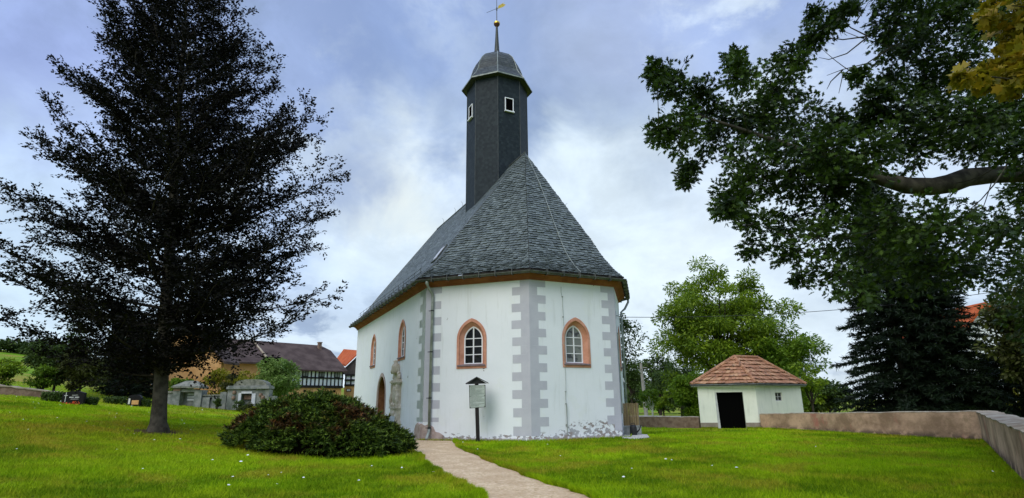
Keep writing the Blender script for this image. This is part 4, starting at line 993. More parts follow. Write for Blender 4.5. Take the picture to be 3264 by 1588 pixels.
def spray_leaves(A, D, L, per_m, spread, size, aspect, tmpl, droop=.15, flat=.6):
    cnt = np.maximum(3, (L * per_m).astype(int)); idx = np.repeat(np.arange(len(A)), cnt); n = len(idx)
    t = rng.random(n) ** .85
    p = A[idx] + D[idx] * (L[idx] * t)[:, None]; p[:, 2] -= droop * (L[idx] * t) ** 2 * .5
    sd = unit(np.cross(D[idx], np.array([0, 0, 1.0]) + rng.normal(size=(n, 3)) * .15)) * rng.choice([-1, 1], n)[:, None]
    d = unit(D[idx] * .7 + sd * rng.uniform(.3, 1.2, n)[:, None] + rng.normal(size=(n, 3)) * .25)
    p = p + sd * (rng.random(n) * spread)[:, None] + rng.normal(size=(n, 3)) * spread * .35
    nrm = unit(np.array([0, 0, 1.0]) * flat + rng.normal(size=(n, 3)) * .5)
    s = size * rng.uniform(.7, 1.25, n)
    return leaves(p, d, nrm, s, s * aspect, tmpl)
np_mesh('crown', spray_leaves(tw_a, tw_d, tw_l, 34, .085, .115, .56, DIAMOND, .1, .35), 4, 'beech_leaves', beech)

# ---- oak on the right, its trunk outside the picture
ok = np.array([15.2, 13.2]); oak = thing('oak_tree', (*ok, 0), 'large oak reaching in from the right with a bare grey limb and dark lobed leaves', 'tree')
limb = [at(*p) for p in ((2760, 470, 12.6), (2640, 440, 12.0), (2575, 437, 11.7), (2500, 440, 11.4), (2430, 447, 11.2), (2390, 462, 11.1), (2345, 470, 11.0), (2280, 467, 10.9), (2225, 452, 10.9), (2180, 432, 10.9), (2100, 400, 10.9), (2000, 372, 11), (1880, 330, 11), (1760, 290, 11.1))]
segs = [([(ok[0], ok[1], -.3), (ok[0], ok[1], .3), (ok[0] - .05, ok[1], 3), (ok[0], ok[1], 6), (ok[0] - .3, ok[1] + .2, 10), (ok[0] - .6, ok[1], 14)], [.75, .55, .46, .4, .3, .15])]
m = MB(); m.tube(segs[0][0], segs[0][1], 14); m.build('trunk', 'oak_bark', oak, True)
m = MB(); m.tube([np.array([ok[0], ok[1], 5.2])] + limb, [.32, .27, .23, .195, .185, .20, .20, .185, .17, .145, .12, .09, .06, .035, .02], 12); m.build('limb', 'oak_bark', oak, True)
OB = [(1690,205,45),(1650,185,22),(1760,245,55),(1705,330,55),(1655,335,32),(1800,330,80),(1735,425,28),(1720,455,16),(1850,490,55),(1825,520,28),(1900,560,45),(1890,625,28),(1985,640,34),(1960,580,55),(1860,185,45),(1845,150,22),(1950,230,75),(1990,155,40),(2040,95,32),(2090,65,30),(2130,25,22),(2000,330,90),(1900,300,80),(1900,420,80),(2000,430,90),(2080,380,70),(2080,480,90),(2150,560,95),(2060,600,70),(2100,690,60),(2200,650,90),(2250,560,85),(2350,580,85),(2330,660,90),(2440,600,85),(2540,580,80),(2430,680,55),(2560,690,75),(2590,800,55),(2240,60,55),(2280,120,65),(2330,50,85),(2400,150,85),(2330,210,75),(2240,200,28),(2200,245,38),(2185,300,34),(2270,285,75),(2350,300,80),(2450,290,75),(2430,370,55),(2300,370,60),(2200,380,60),(2520,310,65),(2550,380,50),(2490,200,55),(2470,60,50),(2420,20,60),(2150,330,30),(2110,300,24),(2570,480,40),(2160,730,38),(2130,440,60),(2540,60,60),(2560,250,60),(2160,190,14),(2050,40,22),(2010,700,20),(2640,120,90),(2660,300,90),(2660,500,90),(2660,700,90),(2720,420,90),(2350,-60,110),(2500,-80,110),(2620,-40,110),(2230,-50,80)]
tw_a = []; tw_d = []; tw_l = []; segs = []; oL = np.array(limb)
conn = [np.array(q) for q in limb]
OB.sort(key=lambda q: min(math.hypot(q[0] - a, q[1] - b) for a, b in ((2500, 440), (2345, 470), (2180, 432), (2000, 372), (1800, 300))))
for k, (x, y, r) in enumerate(OB):
    Y = 10.9 + 1.3 * math.sin(k * 1.7) + .8 * math.cos(k * .6); Y += 1.6 * (min(math.hypot(x - a, y - b) for a, b in ((2560, 437), (2500, 440), (2450, 445), (2390, 462), (2345, 470), (2280, 467), (2225, 452))) < r * .9 + 12); c = at(x, y, Y); rad = r * 1.2671 / F_PX * Y * 1.04
    cn = np.array(conn); st = cn[int(np.argmin(np.linalg.norm(cn - c, axis=1) + .6 * (cn[:, 0] < c[0])))]; conn.append(c)
    segs.append((curve(st, c, (rng.normal() * .1, 0, -.15 * np.linalg.norm(c - st)), 7), list(np.linspace(.004 + .005 * np.linalg.norm(c - st), .003, 7))))
    n = int((26 + 210 * rad * rad + 60 * rad) * (.58 if y > 540 else .9))
    dirs = rand_dirs(n); rr_ = rad * rng.random(n) ** (1 / 2.0) * np.where(rng.random(n) < .12, 1.25, 1.0)
    dirs2 = dirs * np.array([1, 1.25, 1])
    for q in range(n):
        p = c + dirs2[q] * rr_[q]
        dd = unit(dirs[q] * .8 + np.array([-.25, 0, -.25]) + rng.normal(size=3) * .35)
        tw_a.append(p - dd * .16); tw_d.append(dd); tw_l.append(.26)
        if q % 9 == 0: segs.append(([c, (c + p) / 2 + np.array([0, 0, -.03]), p], [.011, .007, .004]))
for (pts) in (((2180, 92, 11), (2120, 100, 11), (2060, 92, 11), (2030, 88, 11)), ((2190, 95, 11), (2140, 70, 11), (2110, 40, 11.2), (2100, 10, 11.2)), ((2240, 120, 11), (2180, 160, 11), (2120, 175, 11), (2080, 190, 11)), ((2150, 165, 11), (2120, 190, 11), (2110, 235, 11)), ((2120, 176, 11), (2090, 205, 11), (2080, 225, 11)), ((2180, 95, 11), (2130, 135, 11), (2085, 150, 11), (2060, 145, 11)), ((2150, 60, 11), (2170, 30, 11.1), (2185, 5, 11.1)), ((2300, 90, 11.1), (2240, 120, 11), (2190, 95, 11))):
    segs.append(([at(*p) for p in pts], list(np.linspace(.018, .005, len(pts)))))
m = MB(); branch_tubes(m, segs, 5); m.build('branches', 'oak_bark', oak)
tw_a, tw_d, tw_l = np.array(tw_a), np.array(tw_d), np.array(tw_l)
np_mesh('crown', spray_leaves(tw_a, tw_d, tw_l, 38, .09, .128, .66, LOBED, .3, .4), 16, 'oak_leaves', oak)

# ---- maple with yellowing leaves, nearest of all, top right
mp = np.array([8.6, 6.0]); maple = thing('maple_tree', (*mp, 0), 'maple branch with large yellow and orange leaves in the top right corner', 'tree')
m = MB(); m.tube([(mp[0], mp[1], -.3), (mp[0], mp[1], .3), (mp[0] - .1, mp[1], 3), (mp[0] - .15, mp[1], 7.5)], [.38, .27, .22, .1], 12); m.build('trunk', 'oak_bark', maple, True)
MBl = [(2545, 15, 55), (2575, 90, 55), (2590, 175, 50), (2550, 150, 35), (2505, 195, 24), (2450, 188, 12), (2475, 195, 18), (2640, 60, 90), (2640, 200, 80), (2590, -60, 90), (2560, 205, 24)]
tw_a, tw_d, tw_l, segs = [], [], [], []
for k, (x, y, r) in enumerate(MBl):
    Y = 6.2 + .35 * math.sin(k * 2.2); c = at(x, y, Y); rad = r * 1.2671 / F_PX * Y
    segs.append((curve((mp[0] - .12, mp[1], c[2] - .6), c, (0, 0, .15), 6), list(np.linspace(.03, .006, 6))))
    n = int(5 + 70 * rad)
    for q in range(n): d = rand_dirs(1)[0]; tw_a.append(c + d * rad * rng.random() ** .5 * .9); tw_d.append(unit(d + np.array([-.5, 0, -.2]))); tw_l.append(.14)
m = MB(); branch_tubes(m, segs, 6); m.build('branches', 'oak_bark', maple)
MAPLE = [(0, 0, 0), (.05, .22, .0), (.28, .55, .08), (.33, .30, .03), (.62, .50, .10), (.66, .20, .02), (1.0, 0, -.1), (.66, -.20, .02), (.62, -.50, .10), (.33, -.30, .03), (.28, -.55, .08), (.05, -.22, 0)]
np_mesh('crown', spray_leaves(np.array(tw_a), np.array(tw_d), np.array(tw_l), 58, .06, .125, 1.0, MAPLE, .3, .4), 12, 'maple_leaves', maple)

# ---- conifers
def conifer(loc, H, rad, label, seed, group=None, mat='spruce_needles', z_low=.25, dens=1.0, nb=None):
    global rng; keep = rng; rng = np.random.default_rng(seed)
    x, y = loc; z = gz1(x, y); t = thing('spruce_tree', (x, y, z), label, 'tree', group)
    m = MB(); m.tube([(x, y, z - .2), (x, y, z + H * .5), (x, y, z + H)], [H * .018 + .04, H * .011 + .02, .015], 8); m.build('trunk', 'bark', t)
    A, D, L = [], [], []; nb = nb or int(H * 24)
    for k in range(nb):
        h = z_low + (H - z_low) * ((k + rng.random()) / nb) ** .95; r = rad * (1 - h / H) ** .75 * rng.uniform(.72, 1.12) + .1; az = k * 2.4 + rng.normal() * .2
        d = np.array([math.cos(az), math.sin(az), 0]); st = np.array([x, y, z + h]); tip = st + d * r + np.array([0, 0, -.20 * r + .28 * r * (h / H)])
        cv = curve(st, tip, (0, 0, .06 * r), 6)
        n = int((5 + r * 12) * dens)
        for j in range(n):
            tt = (j + rng.random()) / n; tt = .15 + .85 * tt; i = min(int(tt * 5), 4); p = cv[i] + (cv[i + 1] - cv[i]) * (tt * 5 - i)
            sd = np.array([-d[1], d[0], 0]) * (1 if j % 2 else -1)
            A.append(p); D.append(unit(d * rng.uniform(.5, 1) + sd * rng.uniform(.3, .9) + np.array([0, 0, rng.uniform(-.45, .1)]))); L.append(.22 + .42 * rng.random() * (1.1 - tt * .5))
    A, D, L = np.array(A), np.array(D), np.array(L)
    cnt = 15; idx = np.repeat(np.arange(len(A)), cnt); n = len(idx); tt = rng.random(n)
    p = A[idx] + D[idx] * (L[idx] * tt)[:, None]; dd = unit(D[idx] + rng.normal(size=(n, 3)) * .55)
    np_mesh('crown', leaves(p, dd, rand_dirs(n), .20 * rng.uniform(.7, 1.3, n), .05, NEEDLE), 4, mat, t)
    rng = keep; return t
conifer((19.3, 28.6), 13.0, 3.15, 'dark dense spruce behind the churchyard wall, nearest to the shed', 11, 'dark spruces behind the wall')
conifer((20.2, 27.0), 10.0, 2.35, 'dark spruce behind the churchyard wall corner, in the middle of the three', 12, 'dark spruces behind the wall')
conifer((23.2, 27.2), 3.9, 2.5, 'shorter spruce right of the other two, in front of the white house', 13, 'dark spruces behind the wall')

# ---- broadleaf trees and bushes
def broadleaf(name, loc, H, rx, label, cat, mat, seed, leaf=.16, nclump=46, per=170, base=.25, ry=None, rz=None, trunk_r=None, group=None, aspect=.55, bark='bark', clump=.30, z0=None, fill=0.8):
    global rng; keep = rng; rng = np.random.default_rng(seed)
    x, y = loc; z = gz1(x, y) if z0 is None else z0; ry = ry or rx
    t = thing(name, (x, y, z), label, cat, group)
    zc = z + H * (base + 1) / 2; rz = rz or H * (1 - base) / 2
    d = rand_dirs(nclump); rad = rng.random(nclump) ** .45 * fill
    lob = 1 + .08 * np.sin(3 * np.arctan2(d[:, 0], d[:, 2]) + seed) + .10 * np.sin(5 * np.arctan2(d[:, 0], d[:, 2]) + 2.1 * seed)
    ctr = np.array([x, y, zc]) + d * (rad * lob)[:, None] * np.array([rx, ry, rz])
    m = MB(); tr = trunk_r or H * .018 + .03
    m.tube([(x, y, z - .2), (x, y, z + H * base * .6 + .1), (x + .1 * rng.normal(), y, z + H * .6)], [tr * 1.25, tr, tr * .45], 8)
    m.build('trunk', bark, t)
    m = MB()
    for c in ctr[:: max(1, nclump // 26)]:
        st = np.array([x, y, z + H * base * .5 + max(0, (c[2] - z - H * base)) * .45]); m.tube(curve(st, c, (0, 0, -.05 * H), 5), list(np.linspace(tr * .45, .012, 5)), 5, 0, False)
    m.build('branches', bark, t)
    cr = clump * (rx + ry + rz) / 3 * rng.uniform(.65, 1.2, nclump)
    idx = np.repeat(np.arange(nclump), per); n = len(idx)
    q = rand_dirs(n); q[:, 2] *= .62
    p = ctr[idx] + q * (cr[idx] * rng.random(n) ** .42)[:, None]
    dd = unit(q + np.array([0, 0, -.25]) + rng.normal(size=(n, 3)) * .5)
    nr = unit(np.array([0, 0, .9]) + rng.normal(size=(n, 3)) * .55)
    s = leaf * rng.uniform(.65, 1.3, n)
    p[:, 2] = np.maximum(p[:, 2], z + .03)
    np_mesh('crown', leaves(p, dd, nr, s, s * aspect, OVAL), 6, mat, t)
    rng = keep; return t
def gp(dx, Y): q = at(dx, 1015, Y); return (q[0], Y)
GR = 'trees beyond the churchyard wall'
broadleaf('ash_tree', gp(1828, 48), 13.4, 6.1, 'large round green ash standing behind the shed', 'tree', 'ash_leaves', 21, .27, 160, 300, .12, 4.5, None, .3, GR, .42, clump=.20, fill=.98)
broadleaf('ash_tree', gp(1985, 45), 8.8, 3.5, 'lower bright green tree between the shed and the spruces', 'tree', 'fresh_leaves', 22, .26, 64, 260, .03, None, None, .12, GR, .42, clump=.28)
broadleaf('ash_tree', gp(2043, 41), 4.6, 1.2, 'young thin-stemmed tree right of the shed', 'tree', 'ash_leaves', 23, .2, 16, 120, .34, None, None, .07, GR, .45)
broadleaf('elder_bush', gp(1742, 41), 4.3, 1.35, 'bright green bush against the left side of the shed', 'bush', 'fresh_leaves', 24, .2, 34, 220, .02, None, None, .06, None, .45, clump=.34)
broadleaf('lime_tree', gp(1548, 46), 9.6, 2.6, 'dark tree showing behind the right edge of the church', 'tree', 'dull_leaves', 25, .24, 44, 170, .16, None, None, .16, GR, .5)
broadleaf('apple_tree', gp(1660, 70), 7.6, 3.2, 'far dark fruit tree beside the utility pole', 'tree', 'dull_leaves', 26, .32, 34, 110, .25, None, None, .16, GR, .5)
broadleaf('apple_tree', gp(1715, 58), 6.0, 3.0, 'dark fruit tree left of the shed with a low bent bough', 'tree', 'dull_leaves', 27, .28, 34, 130, .25, None, None, .16, GR, .5)
broadleaf('apple_tree', gp(1590, 75), 7.5, 2.4, 'far fruit tree close to the church edge', 'tree', 'dull_leaves', 33, .3, 26, 110, .2, None, None, .16, GR, .5)
broadleaf('apple_tree', gp(1640, 50), 2.7, 1.1, 'little fruit tree with a white painted stem in the meadow', 'tree', 'fresh_leaves', 28, .18, 14, 110, .4, None, None, .07, GR, .5, bark='white_stone')
broadleaf('apple_tree', gp(1668, 56), 2.2, 1.0, 'small round fruit tree in the meadow, right of the white-stemmed one', 'tree', 'ash_leaves', 29, .18, 14, 110, .3, None, None, .06, GR, .5)
broadleaf('garden_bush', gp(2545, 30), 2.6, 1.5, 'yellow green bush behind the corner of the churchyard wall', 'bush', 'yellow_leaves', 30, .18, 22, 130, .02, None, None, .05, None, .5)
broadleaf('oak_sapling', gp(2612, 24), 7.5, 1.2, 'olive green tree rising behind the wall at the right edge', 'tree', 'olive_leaves', 31, .2, 40, 190, .10, None, None, .1, GR, .5)
broadleaf('far_tree', gp(1620, 130), 9, 4.5, 'hazy far tree on the horizon behind the utility pole', 'tree', 'dull_leaves', 32, .5, 26, 90, .1, None, None, .2, GR, .55)
for k, (x, Y, h_, w_, mt, lb) in enumerate(((1585, 84, 4.0, 3.2, 'dull_leaves', 'far hedge bush low beside the church edge, beyond the meadow'), (1655, 88, 3.6, 4.0, 'ash_leaves', 'far round bush beyond the meadow behind the utility pole'), (1720, 86, 4.2, 4.0, 'dull_leaves', 'far dark bush beyond the meadow, left behind the shed'), (2035, 62, 3.6, 3.0, 'ash_leaves', 'far bush showing between the shed and the spruces'), (2085, 60, 4.2, 3.0, 'dull_leaves', 'far dark bush just left of the spruces'), (1800, 80, 4.5, 5.0, 'dull_leaves', 'far bush hidden low behind the shed'))):
    broadleaf('far_bush', gp(x, Y), h_, w_, lb, 'bush', mt, 100 + k, .34, 26, 120, .02, group='far bushes beyond the meadow')
# left side
GL = 'bushes and trees behind the graves'
broadleaf('willow_bush', gp(690, 42), 4.4, 1.6, 'round silvery green willow bush beside the tombs in front of the barn', 'bush', 'silver_leaves', 41, .2, 70, 320, .03, None, None, .08, GL, .34, clump=.30, fill=.72)
broadleaf('garden_bush', gp(443, 42), 2.4, 1.2, 'bright green bush just right of the beech trunk', 'bush', 'fresh_leaves', 42, .18, 20, 130, .05, None, None, .05, GL, .5, z0=1.6)
broadleaf('garden_bush', gp(555, 43), 2.9, 1.5, 'yellowish bush behind the two tombs', 'bush', 'yellow_leaves', 43, .18, 24, 130, .05, None, None, .05, GL, .5, z0=1.6)
broadleaf('garden_bush', gp(612, 46), 3.0, 1.4, 'yellow green bush above the round-topped tomb', 'bush', 'yellow_leaves', 44, .18, 22, 130, .05, None, None, .05, GL, .5, z0=1.6)
broadleaf('garden_bush', gp(575, 39.5), 2.6, .55, 'narrow dark shrub between the two tombs', 'bush', 'olive_leaves', 51, .14, 14, 120, .1, None, None, .05, GL, .5)
broadleaf('hazel_bush', gp(128, 38), 4.8, 1.9, 'large dark green hazel behind the wide black gravestone', 'bush', 'dull_leaves', 45, .2, 46, 180, .05, None, None, .08, GL, .5)
broadleaf('hazel_bush', gp(195, 37), 3.3, 1.7, 'brownish bush right of the large hazel', 'bush', 'olive_leaves', 46, .18, 36, 150, .03, None, None, .06, GL, .5)
broadleaf('hazel_bush', gp(100, 36.0), 1.9, .9, 'low bright shrub in front of the large hazel', 'bush', 'fresh_leaves', 47, .16, 16, 110, .03, None, None, .05, GL, .5)
broadleaf('garden_bush', gp(-8, 34), 2.3, 1.0, 'green bush cut by the left edge of the picture', 'bush', 'ash_leaves', 48, .16, 20, 120, .03, None, None, .05, GL, .5)
conifer((gp(330, 42)[0], 42), 5.6, 1.7, 'dark green conifer left of the beech trunk', 49, 'conifers behind the graves', dens=.8)
conifer((gp(285, 44)[0], 44), 6.2, 1.8, 'darker conifer farther left of the beech trunk', 50, 'conifers behind the graves', dens=.8)
for k, (x, Y, h_, w_) in enumerate(((5, 112, 2.2, 3), (35, 113, 2.6, 3), (62, 112, 2.2, 3), (95, 112, 3.4, 3), (-30, 110, 2.5, 4), (130, 112, 3, 3))):
    broadleaf('hedge_bush', gp(x, Y), h_, w_, ('far purple-grey bush on the hilltop at the left edge', 'far bush on the hilltop, second from the left edge', 'far low bush on the hilltop skyline', 'taller far bush on the hilltop beside the hazel', 'far bush beyond the left edge of the hill', 'far bush on the hilltop behind the hazel')[k], 'bush', 'dull_leaves', 60 + k, .5, 14, 80, .03, group='bushes along the hilltop')

# ---- spreading juniper
JC = np.array([-6.15, 18.9]); jz = gz1(*JC); jun = thing('juniper_bush', (*JC, jz), 'wide low juniper mound, dark green with rusty brown patches, beside the path', 'bush')
JRX, JH = 2.62, 1.40
def mh(u, v):
    """mound height at normalised plan position"""
    r = math.hypot(u, v); a = max(0.0, 1 - r ** 2.3) ** .62
    sk_ = 1.0 - .30 * max(0, u) ** 1.2 - .10 * max(0, -u)
    return a * sk_
m = MB(); rows = []
for r in np.linspace(0, 1, 9):
    rows.append([(JC[0] + JRX * r * .93 * math.cos(a), JC[1] + 2.0 * r * .93 * math.sin(a), jz - .1 + JH * mh(r * math.cos(a), r * math.sin(a)) * .93) for a in np.linspace(0, 2 * math.pi, 29)[:-1]])
m.grid(rows, 0, True); m.build('core', 'twig_core', jun, True)
A, D = [], []
for k in range(2700):
    r = rng.random() ** .5; a = rng.random() * 2 * math.pi; u, v = r * math.cos(a), r * math.sin(a)
    if v > .55: continue
    edge_wob = 1 + .05 * math.sin(7 * a + 1) + .04 * math.sin(13 * a) + .03 * rng.normal()
    h = mh(u, v); tier = .09 * math.sin(21 * r + 4 * a) + .05 * rng.normal()
    p = np.array([JC[0] + JRX * 1.0 * u * edge_wob, JC[1] + 2.0 * v * edge_wob, gz1(JC[0] + JRX * u, JC[1] + 2.0 * v) + .04 + JH * h + tier * h])
    A.append(p); D.append(unit(np.array([u * 1.3 + .25, v * 1.2 - .25, .35 * h + .12]) + rng.normal(size=3) * .28))
A, D = np.array(A), np.array(D); cnt = 46; idx = np.repeat(np.arange(len(A)), cnt); n = len(idx); tt = rng.random(n) ** .7
sl = rng.uniform(.18, .38, len(A))[idx]
sd = unit(np.cross(D[idx], np.array([0, 0, 1.0]) + rng.normal(size=(n, 3)) * .3)) * rng.choice([-1, 1], n)[:, None]
p = A[idx] + D[idx] * (sl * tt)[:, None] + sd * (rng.random(n) * .13 * (1.1 - tt))[:, None]; dd = unit(D[idx] * .8 + sd * .7 + rng.normal(size=(n, 3)) * .35)
np_mesh('foliage', leaves(p, dd, unit(np.array([0, 0, 1.0]) + rng.normal(size=(n, 3)) * .6), .105 * rng.uniform(.7, 1.4, n), .040, NEEDLE), 4, 'juniper_needles', jun)

# small weeds by the tombs
for k, (x, Y, h_, w_, lb, mt) in enumerate(((605, 37.2, .75, .55, 'small dark shrub at the foot of the round-topped tomb', 'dull_leaves'), (625, 36.6, .6, .6, 'low ivy-like clump in front of the round-topped tomb', 'olive_leaves'), (645, 36.0, .45, .5, 'yellowing weed clump beside the juniper and tomb', 'yellow_leaves'), (547, 37.2, .8, .25, 'narrow weed tuft between the tomb pillars', 'dull_leaves'))):
    broadleaf('weed_clump', gp(x, Y), h_, w_, lb, 'plant', mt, 80 + k, .10, 12, 60, .02, group='weeds at the foot of the tombs')

# ------------------------------------------------------------------ tombs and graves
YT = 38.0
def X(dx, Y=YT): return at(dx, 1020, Y)[0]
def Z(dy, dx=560, Y=YT): return at(dx, dy, Y)[2]
zt0 = gz1(X(540), YT) - .1
def zoomx(v): return (v / 6.44 + 500) / 1.2671
def zoomy(v): return (v / 6.44 + 1160) / 1.2671
tb1 = thing('tomb', (X(zoomx(610)), YT, zt0), 'grey stone wall tomb with a small hipped stone cap and pale plaques', 'tomb', 'wall tombs')
def tbox(m, x0, x1, y0, y1, dep, front=0.0, Y=YT):
    a, b = X(zoomx(x0), Y), X(zoomx(x1), Y); z1, z0 = Z(zoomy(y0), zoomx((x0 + x1) / 2), Y), (Z(zoomy(y1), zoomx((x0 + x1) / 2), Y) if y1 else zt0)
    m.box(((a + b) / 2, Y - front + dep / 2, (z0 + z1) / 2), (abs(b - a), dep, z1 - z0))
m = MB(); tbox(m, 340, 490, 495, None, .7, .25); tbox(m, 780, 930, 540, None, .7, .25); tbox(m, 490, 780, 520, 580, .6, .2); tbox(m, 490, 780, 575, None, .3, -.3); m.build('pillar', 'grey_stone', tb1)
m = MB(); tbox(m, 345, 485, 510, 560, .72, .27); m.build('capital', 'brown_stone', tb1)
m = MB(); a, b = X(zoomx(320)), X(zoomx(900)); zc0 = Z(zoomy(490), zoomx(600)); zc1 = Z(zoomy(345), zoomx(620)); mid_ = X(zoomx(620))
m.prism([(a, YT - .45, zc0), (b, YT - .45, zc0 - .06), (b, YT - .45, zc0 + .05), (a, YT - .45, zc0 + .07)], (0, 1.2, 0))
m.add([(a, YT - .45, zc0 + .08), (b, YT - .45, zc0 + .06), (b, YT + .75, zc0 + .06), (a, YT + .75, zc0 + .08), (mid_ - .35, YT + .15, zc1), (mid_ + .35, YT + .15, zc1)], [(0, 1, 5, 4), (1, 2, 5), (2, 3, 4, 5), (3, 0, 4)])
m.build('cap', 'tomb_cap', tb1)
for y0, y1 in ((605, 640), (660, 695), (715, 755)): m = MB(); tbox(m, 555, 715, y0, y1, .08, -.26); m.build('plaque', 'pale_plaque', tb1)
tb2 = thing('tomb', (X(zoomx(1870)), YT, zt0), 'grey stone wall tomb with a rounded pediment and a dark framed niche', 'tomb', 'wall tombs')
m = MB(); tbox(m, 1450, 1750, 510, None, .6, .2); tbox(m, 1960, 2300, 530, None, .6, .2); tbox(m, 1750, 1960, 515, 610, .6, .2); tbox(m, 1750, 1960, 610, None, .3, -.15); tbox(m, 2300, 2420, 660, None, .4, .1); m.build('body', 'grey_stone', tb2)
m = MB(); tbox(m, 1765, 1955, 640, 730, .06, .0); m.build('niche_panel', 'brown_stone', tb2)
m = MB(); tbox(m, 1690, 1745, 600, None, .1, .27); tbox(m, 1965, 2040, 610, None, .1, .27); tbox(m, 1745, 1965, 570, 612, .1, .27); m.build('niche_frame', 'pale_plaque', tb2)
m = MB(); a, b = X(zoomx(1440)), X(zoomx(2310)); zc0 = Z(zoomy(510), zoomx(1870))
m.box(((a + b) / 2, YT + .1, zc0 + .05), (b - a, .9, .14)); m.box(((a + b) / 2, YT + .1, zc0 + .155), (b - a - .12, .8, .07)); m.build('cornice', 'grey_stone', tb2)
m = MB(); a, b = X(zoomx(1560)), X(zoomx(2240)); hh = Z(zoomy(318), zoomx(1880)) - zc0 - .19
m.prism([((a + b) / 2 + (b - a) / 2 * math.cos(t), YT - .22, zc0 + .19 + hh * math.sin(t) ** .8) for t in np.linspace(0, math.pi, 13)], (0, .7, 0)); m.build('pediment', 'tomb_cap', tb2)
for (x, y) in ((1595, 590), (2140, 640), (1590, 700), (2190, 690)):
    m = MB(); m.lathe((X(zoomx(x)), YT - .22, Z(zoomy(y), zoomx(x))), [(.11, -.1), (.13, 0), (.09, .1), (.001, .12)], 10); m.build('carved_ornament', 'brown_stone', tb2)
cwl = thing('cemetery_wall', (X(zoomx(1100)), YT, zt0), 'low mossy grey stone wall with pillars linking the two tombs', 'wall')
m = MB(); tbox(m, 150, 338, 600, None, .35, .0); tbox(m, 932, 1450, 660, None, .3, .0); tbox(m, 940, 1090, 690, None, .3, .14); tbox(m, 1150, 1230, 680, None, .3, .14); tbox(m, 1290, 1420, 580, None, .4, .1); m.build('wall_face', 'grey_stone', cwl)
m = MB(); tbox(m, 145, 335, 560, 600, .5, .08); tbox(m, 930, 1290, 630, 660, .45, .1); m.build('coping', 'tomb_cap', cwl)
# gravestones
def z7(v, o, s=3.685): return (v / s + o) / 1.2671
YG = 30.0
def gstone(name, x0, x1, yt, yb_, label, Y):
    xa, xb = at(z7(x0, 0), 1000, Y)[0], at(z7(x1, 0), 1000, Y)[0]; zt = at(z7((x0 + x1) / 2, 0), z7(yt, 1060), Y)[2]; zb = gz1((xa + xb) / 2, Y)
    t = thing('gravestone', ((xa + xb) / 2, Y, zb), label, 'gravestone'); return t, xa, xb, zb, max(zt, zb + .5)
t, xa, xb, zb, zt = gstone('gravestone', 728, 985, 688, 820, 'wide black granite gravestone with a white cross and a low pointed top', YG)
w = xb - xa
m = MB(); m.prism([(xa, YG, zb - .1), (xb, YG, zb - .1), (xb + .0, YG, zt - .10), (xa + w * .7, YG, zt - .01), (xa + w * .5, YG, zt), (xa + w * .3, YG, zt - .01), (xa, YG, zt - .08)], (0, .16, 0)); m.build('slab', 'black_granite', t)
m = MB(); m.box((xa + w * .18, YG - .015, (zb + zt) / 2 + .02), (.025, .02, (zt - zb) * .75)); m.box((xa + w * .18, YG - .015, zb + (zt - zb) * .66), (.18, .02, .025)); m.build('cross', 'white_stone', t)
m = MB(); r3 = random.Random(5)
for zf, u0, u1, hgt in ((.68, .45, .72, .02), (.52, .35, .52, .05), (.52, .60, .78, .05), (.38, .42, .76, .02)):
    u = u0
    while u < u1: q = r3.uniform(.015, .035); m.box((xa + w * (u + q / 2), YG - .012, zb + (zt - zb) * zf), (w * q, .012, hgt)); u += q + .012
m.build('lettering', 'white_stone', t)
fl = thing('flower_bed', ((xa + xb) / 2, YG - .5, zb), 'bed of red flowers in front of the wide black gravestone', 'flowers')
n = 45; p = np.c_[rng.uniform(xa + w * .2, xb, n), rng.uniform(YG - .6, YG - .2, n), rng.uniform(zb - .02, zb + .09, n)]
np_mesh('blossoms', leaves(p, rand_dirs(n), rand_dirs(n), .08, .07, OVAL), 6, 'petals_red', fl)
YG2 = 33.0
t, xa, xb, zb, zt = gstone('gravestone', 1500, 1660, 732, 850, 'black gravestone with rounded shoulders and a small light plate beside the beech trunk', YG2)
w = xb - xa
m = MB(); m.prism([(xa, YG2, zb - .1), (xb, YG2, zb - .1), (xb, YG2, zt - .18), (xb - .12, YG2, zt - .03), (xb - .3, YG2, zt), (xa + .3, YG2, zt), (xa + .12, YG2, zt - .03), (xa, YG2, zt - .18)], (0, .18, 0)); m.build('slab', 'black_granite', t)
m = MB(); m.box((xa + w * .62, YG2 - .02, zb + (zt - zb) * .32), (w * .5, .03, (zt - zb) * .38)); m.build('plate', 'ochre_render', t)
m = MB(); m.box((xa + w * .18, YG2 - .02, zb + (zt - zb) * .42), (.10, .03, (zt - zb) * .5)); m.build('inlay', 'white_stone', t)
for k, (x0, x1, Y, h_, lb) in enumerate(((520, 715, 30.6, .45, 'low clipped hedge left of the wide black gravestone'), (1010, 1130, 30.6, .34, 'small clipped hedge right of the wide black gravestone'), (1240, 1490, 33.3, .36, 'low dark hedge left of the rounded gravestone'), (1665, 1760, 33.3, .36, 'low dark hedge between the rounded gravestone and the trunk'))):
    xa, xb = at(z7(x0, 0), 1000, Y)[0], at(z7(x1, 0), 1000, Y)[0]; zb = gz1((xa + xb) / 2, Y)
    t = thing('grave_hedge', ((xa + xb) / 2, Y, zb), lb, 'hedge', 'hedges around the graves')
    n = 1500; p = np.c_[rng.uniform(xa, xb, n), rng.uniform(Y - .25, Y + .25, n), zb + h_ * rng.random(n) ** .7]
    np_mesh('foliage', leaves(p, rand_dirs(n), rand_dirs(n), .11, .06, OVAL), 6, 'dull_leaves', t)
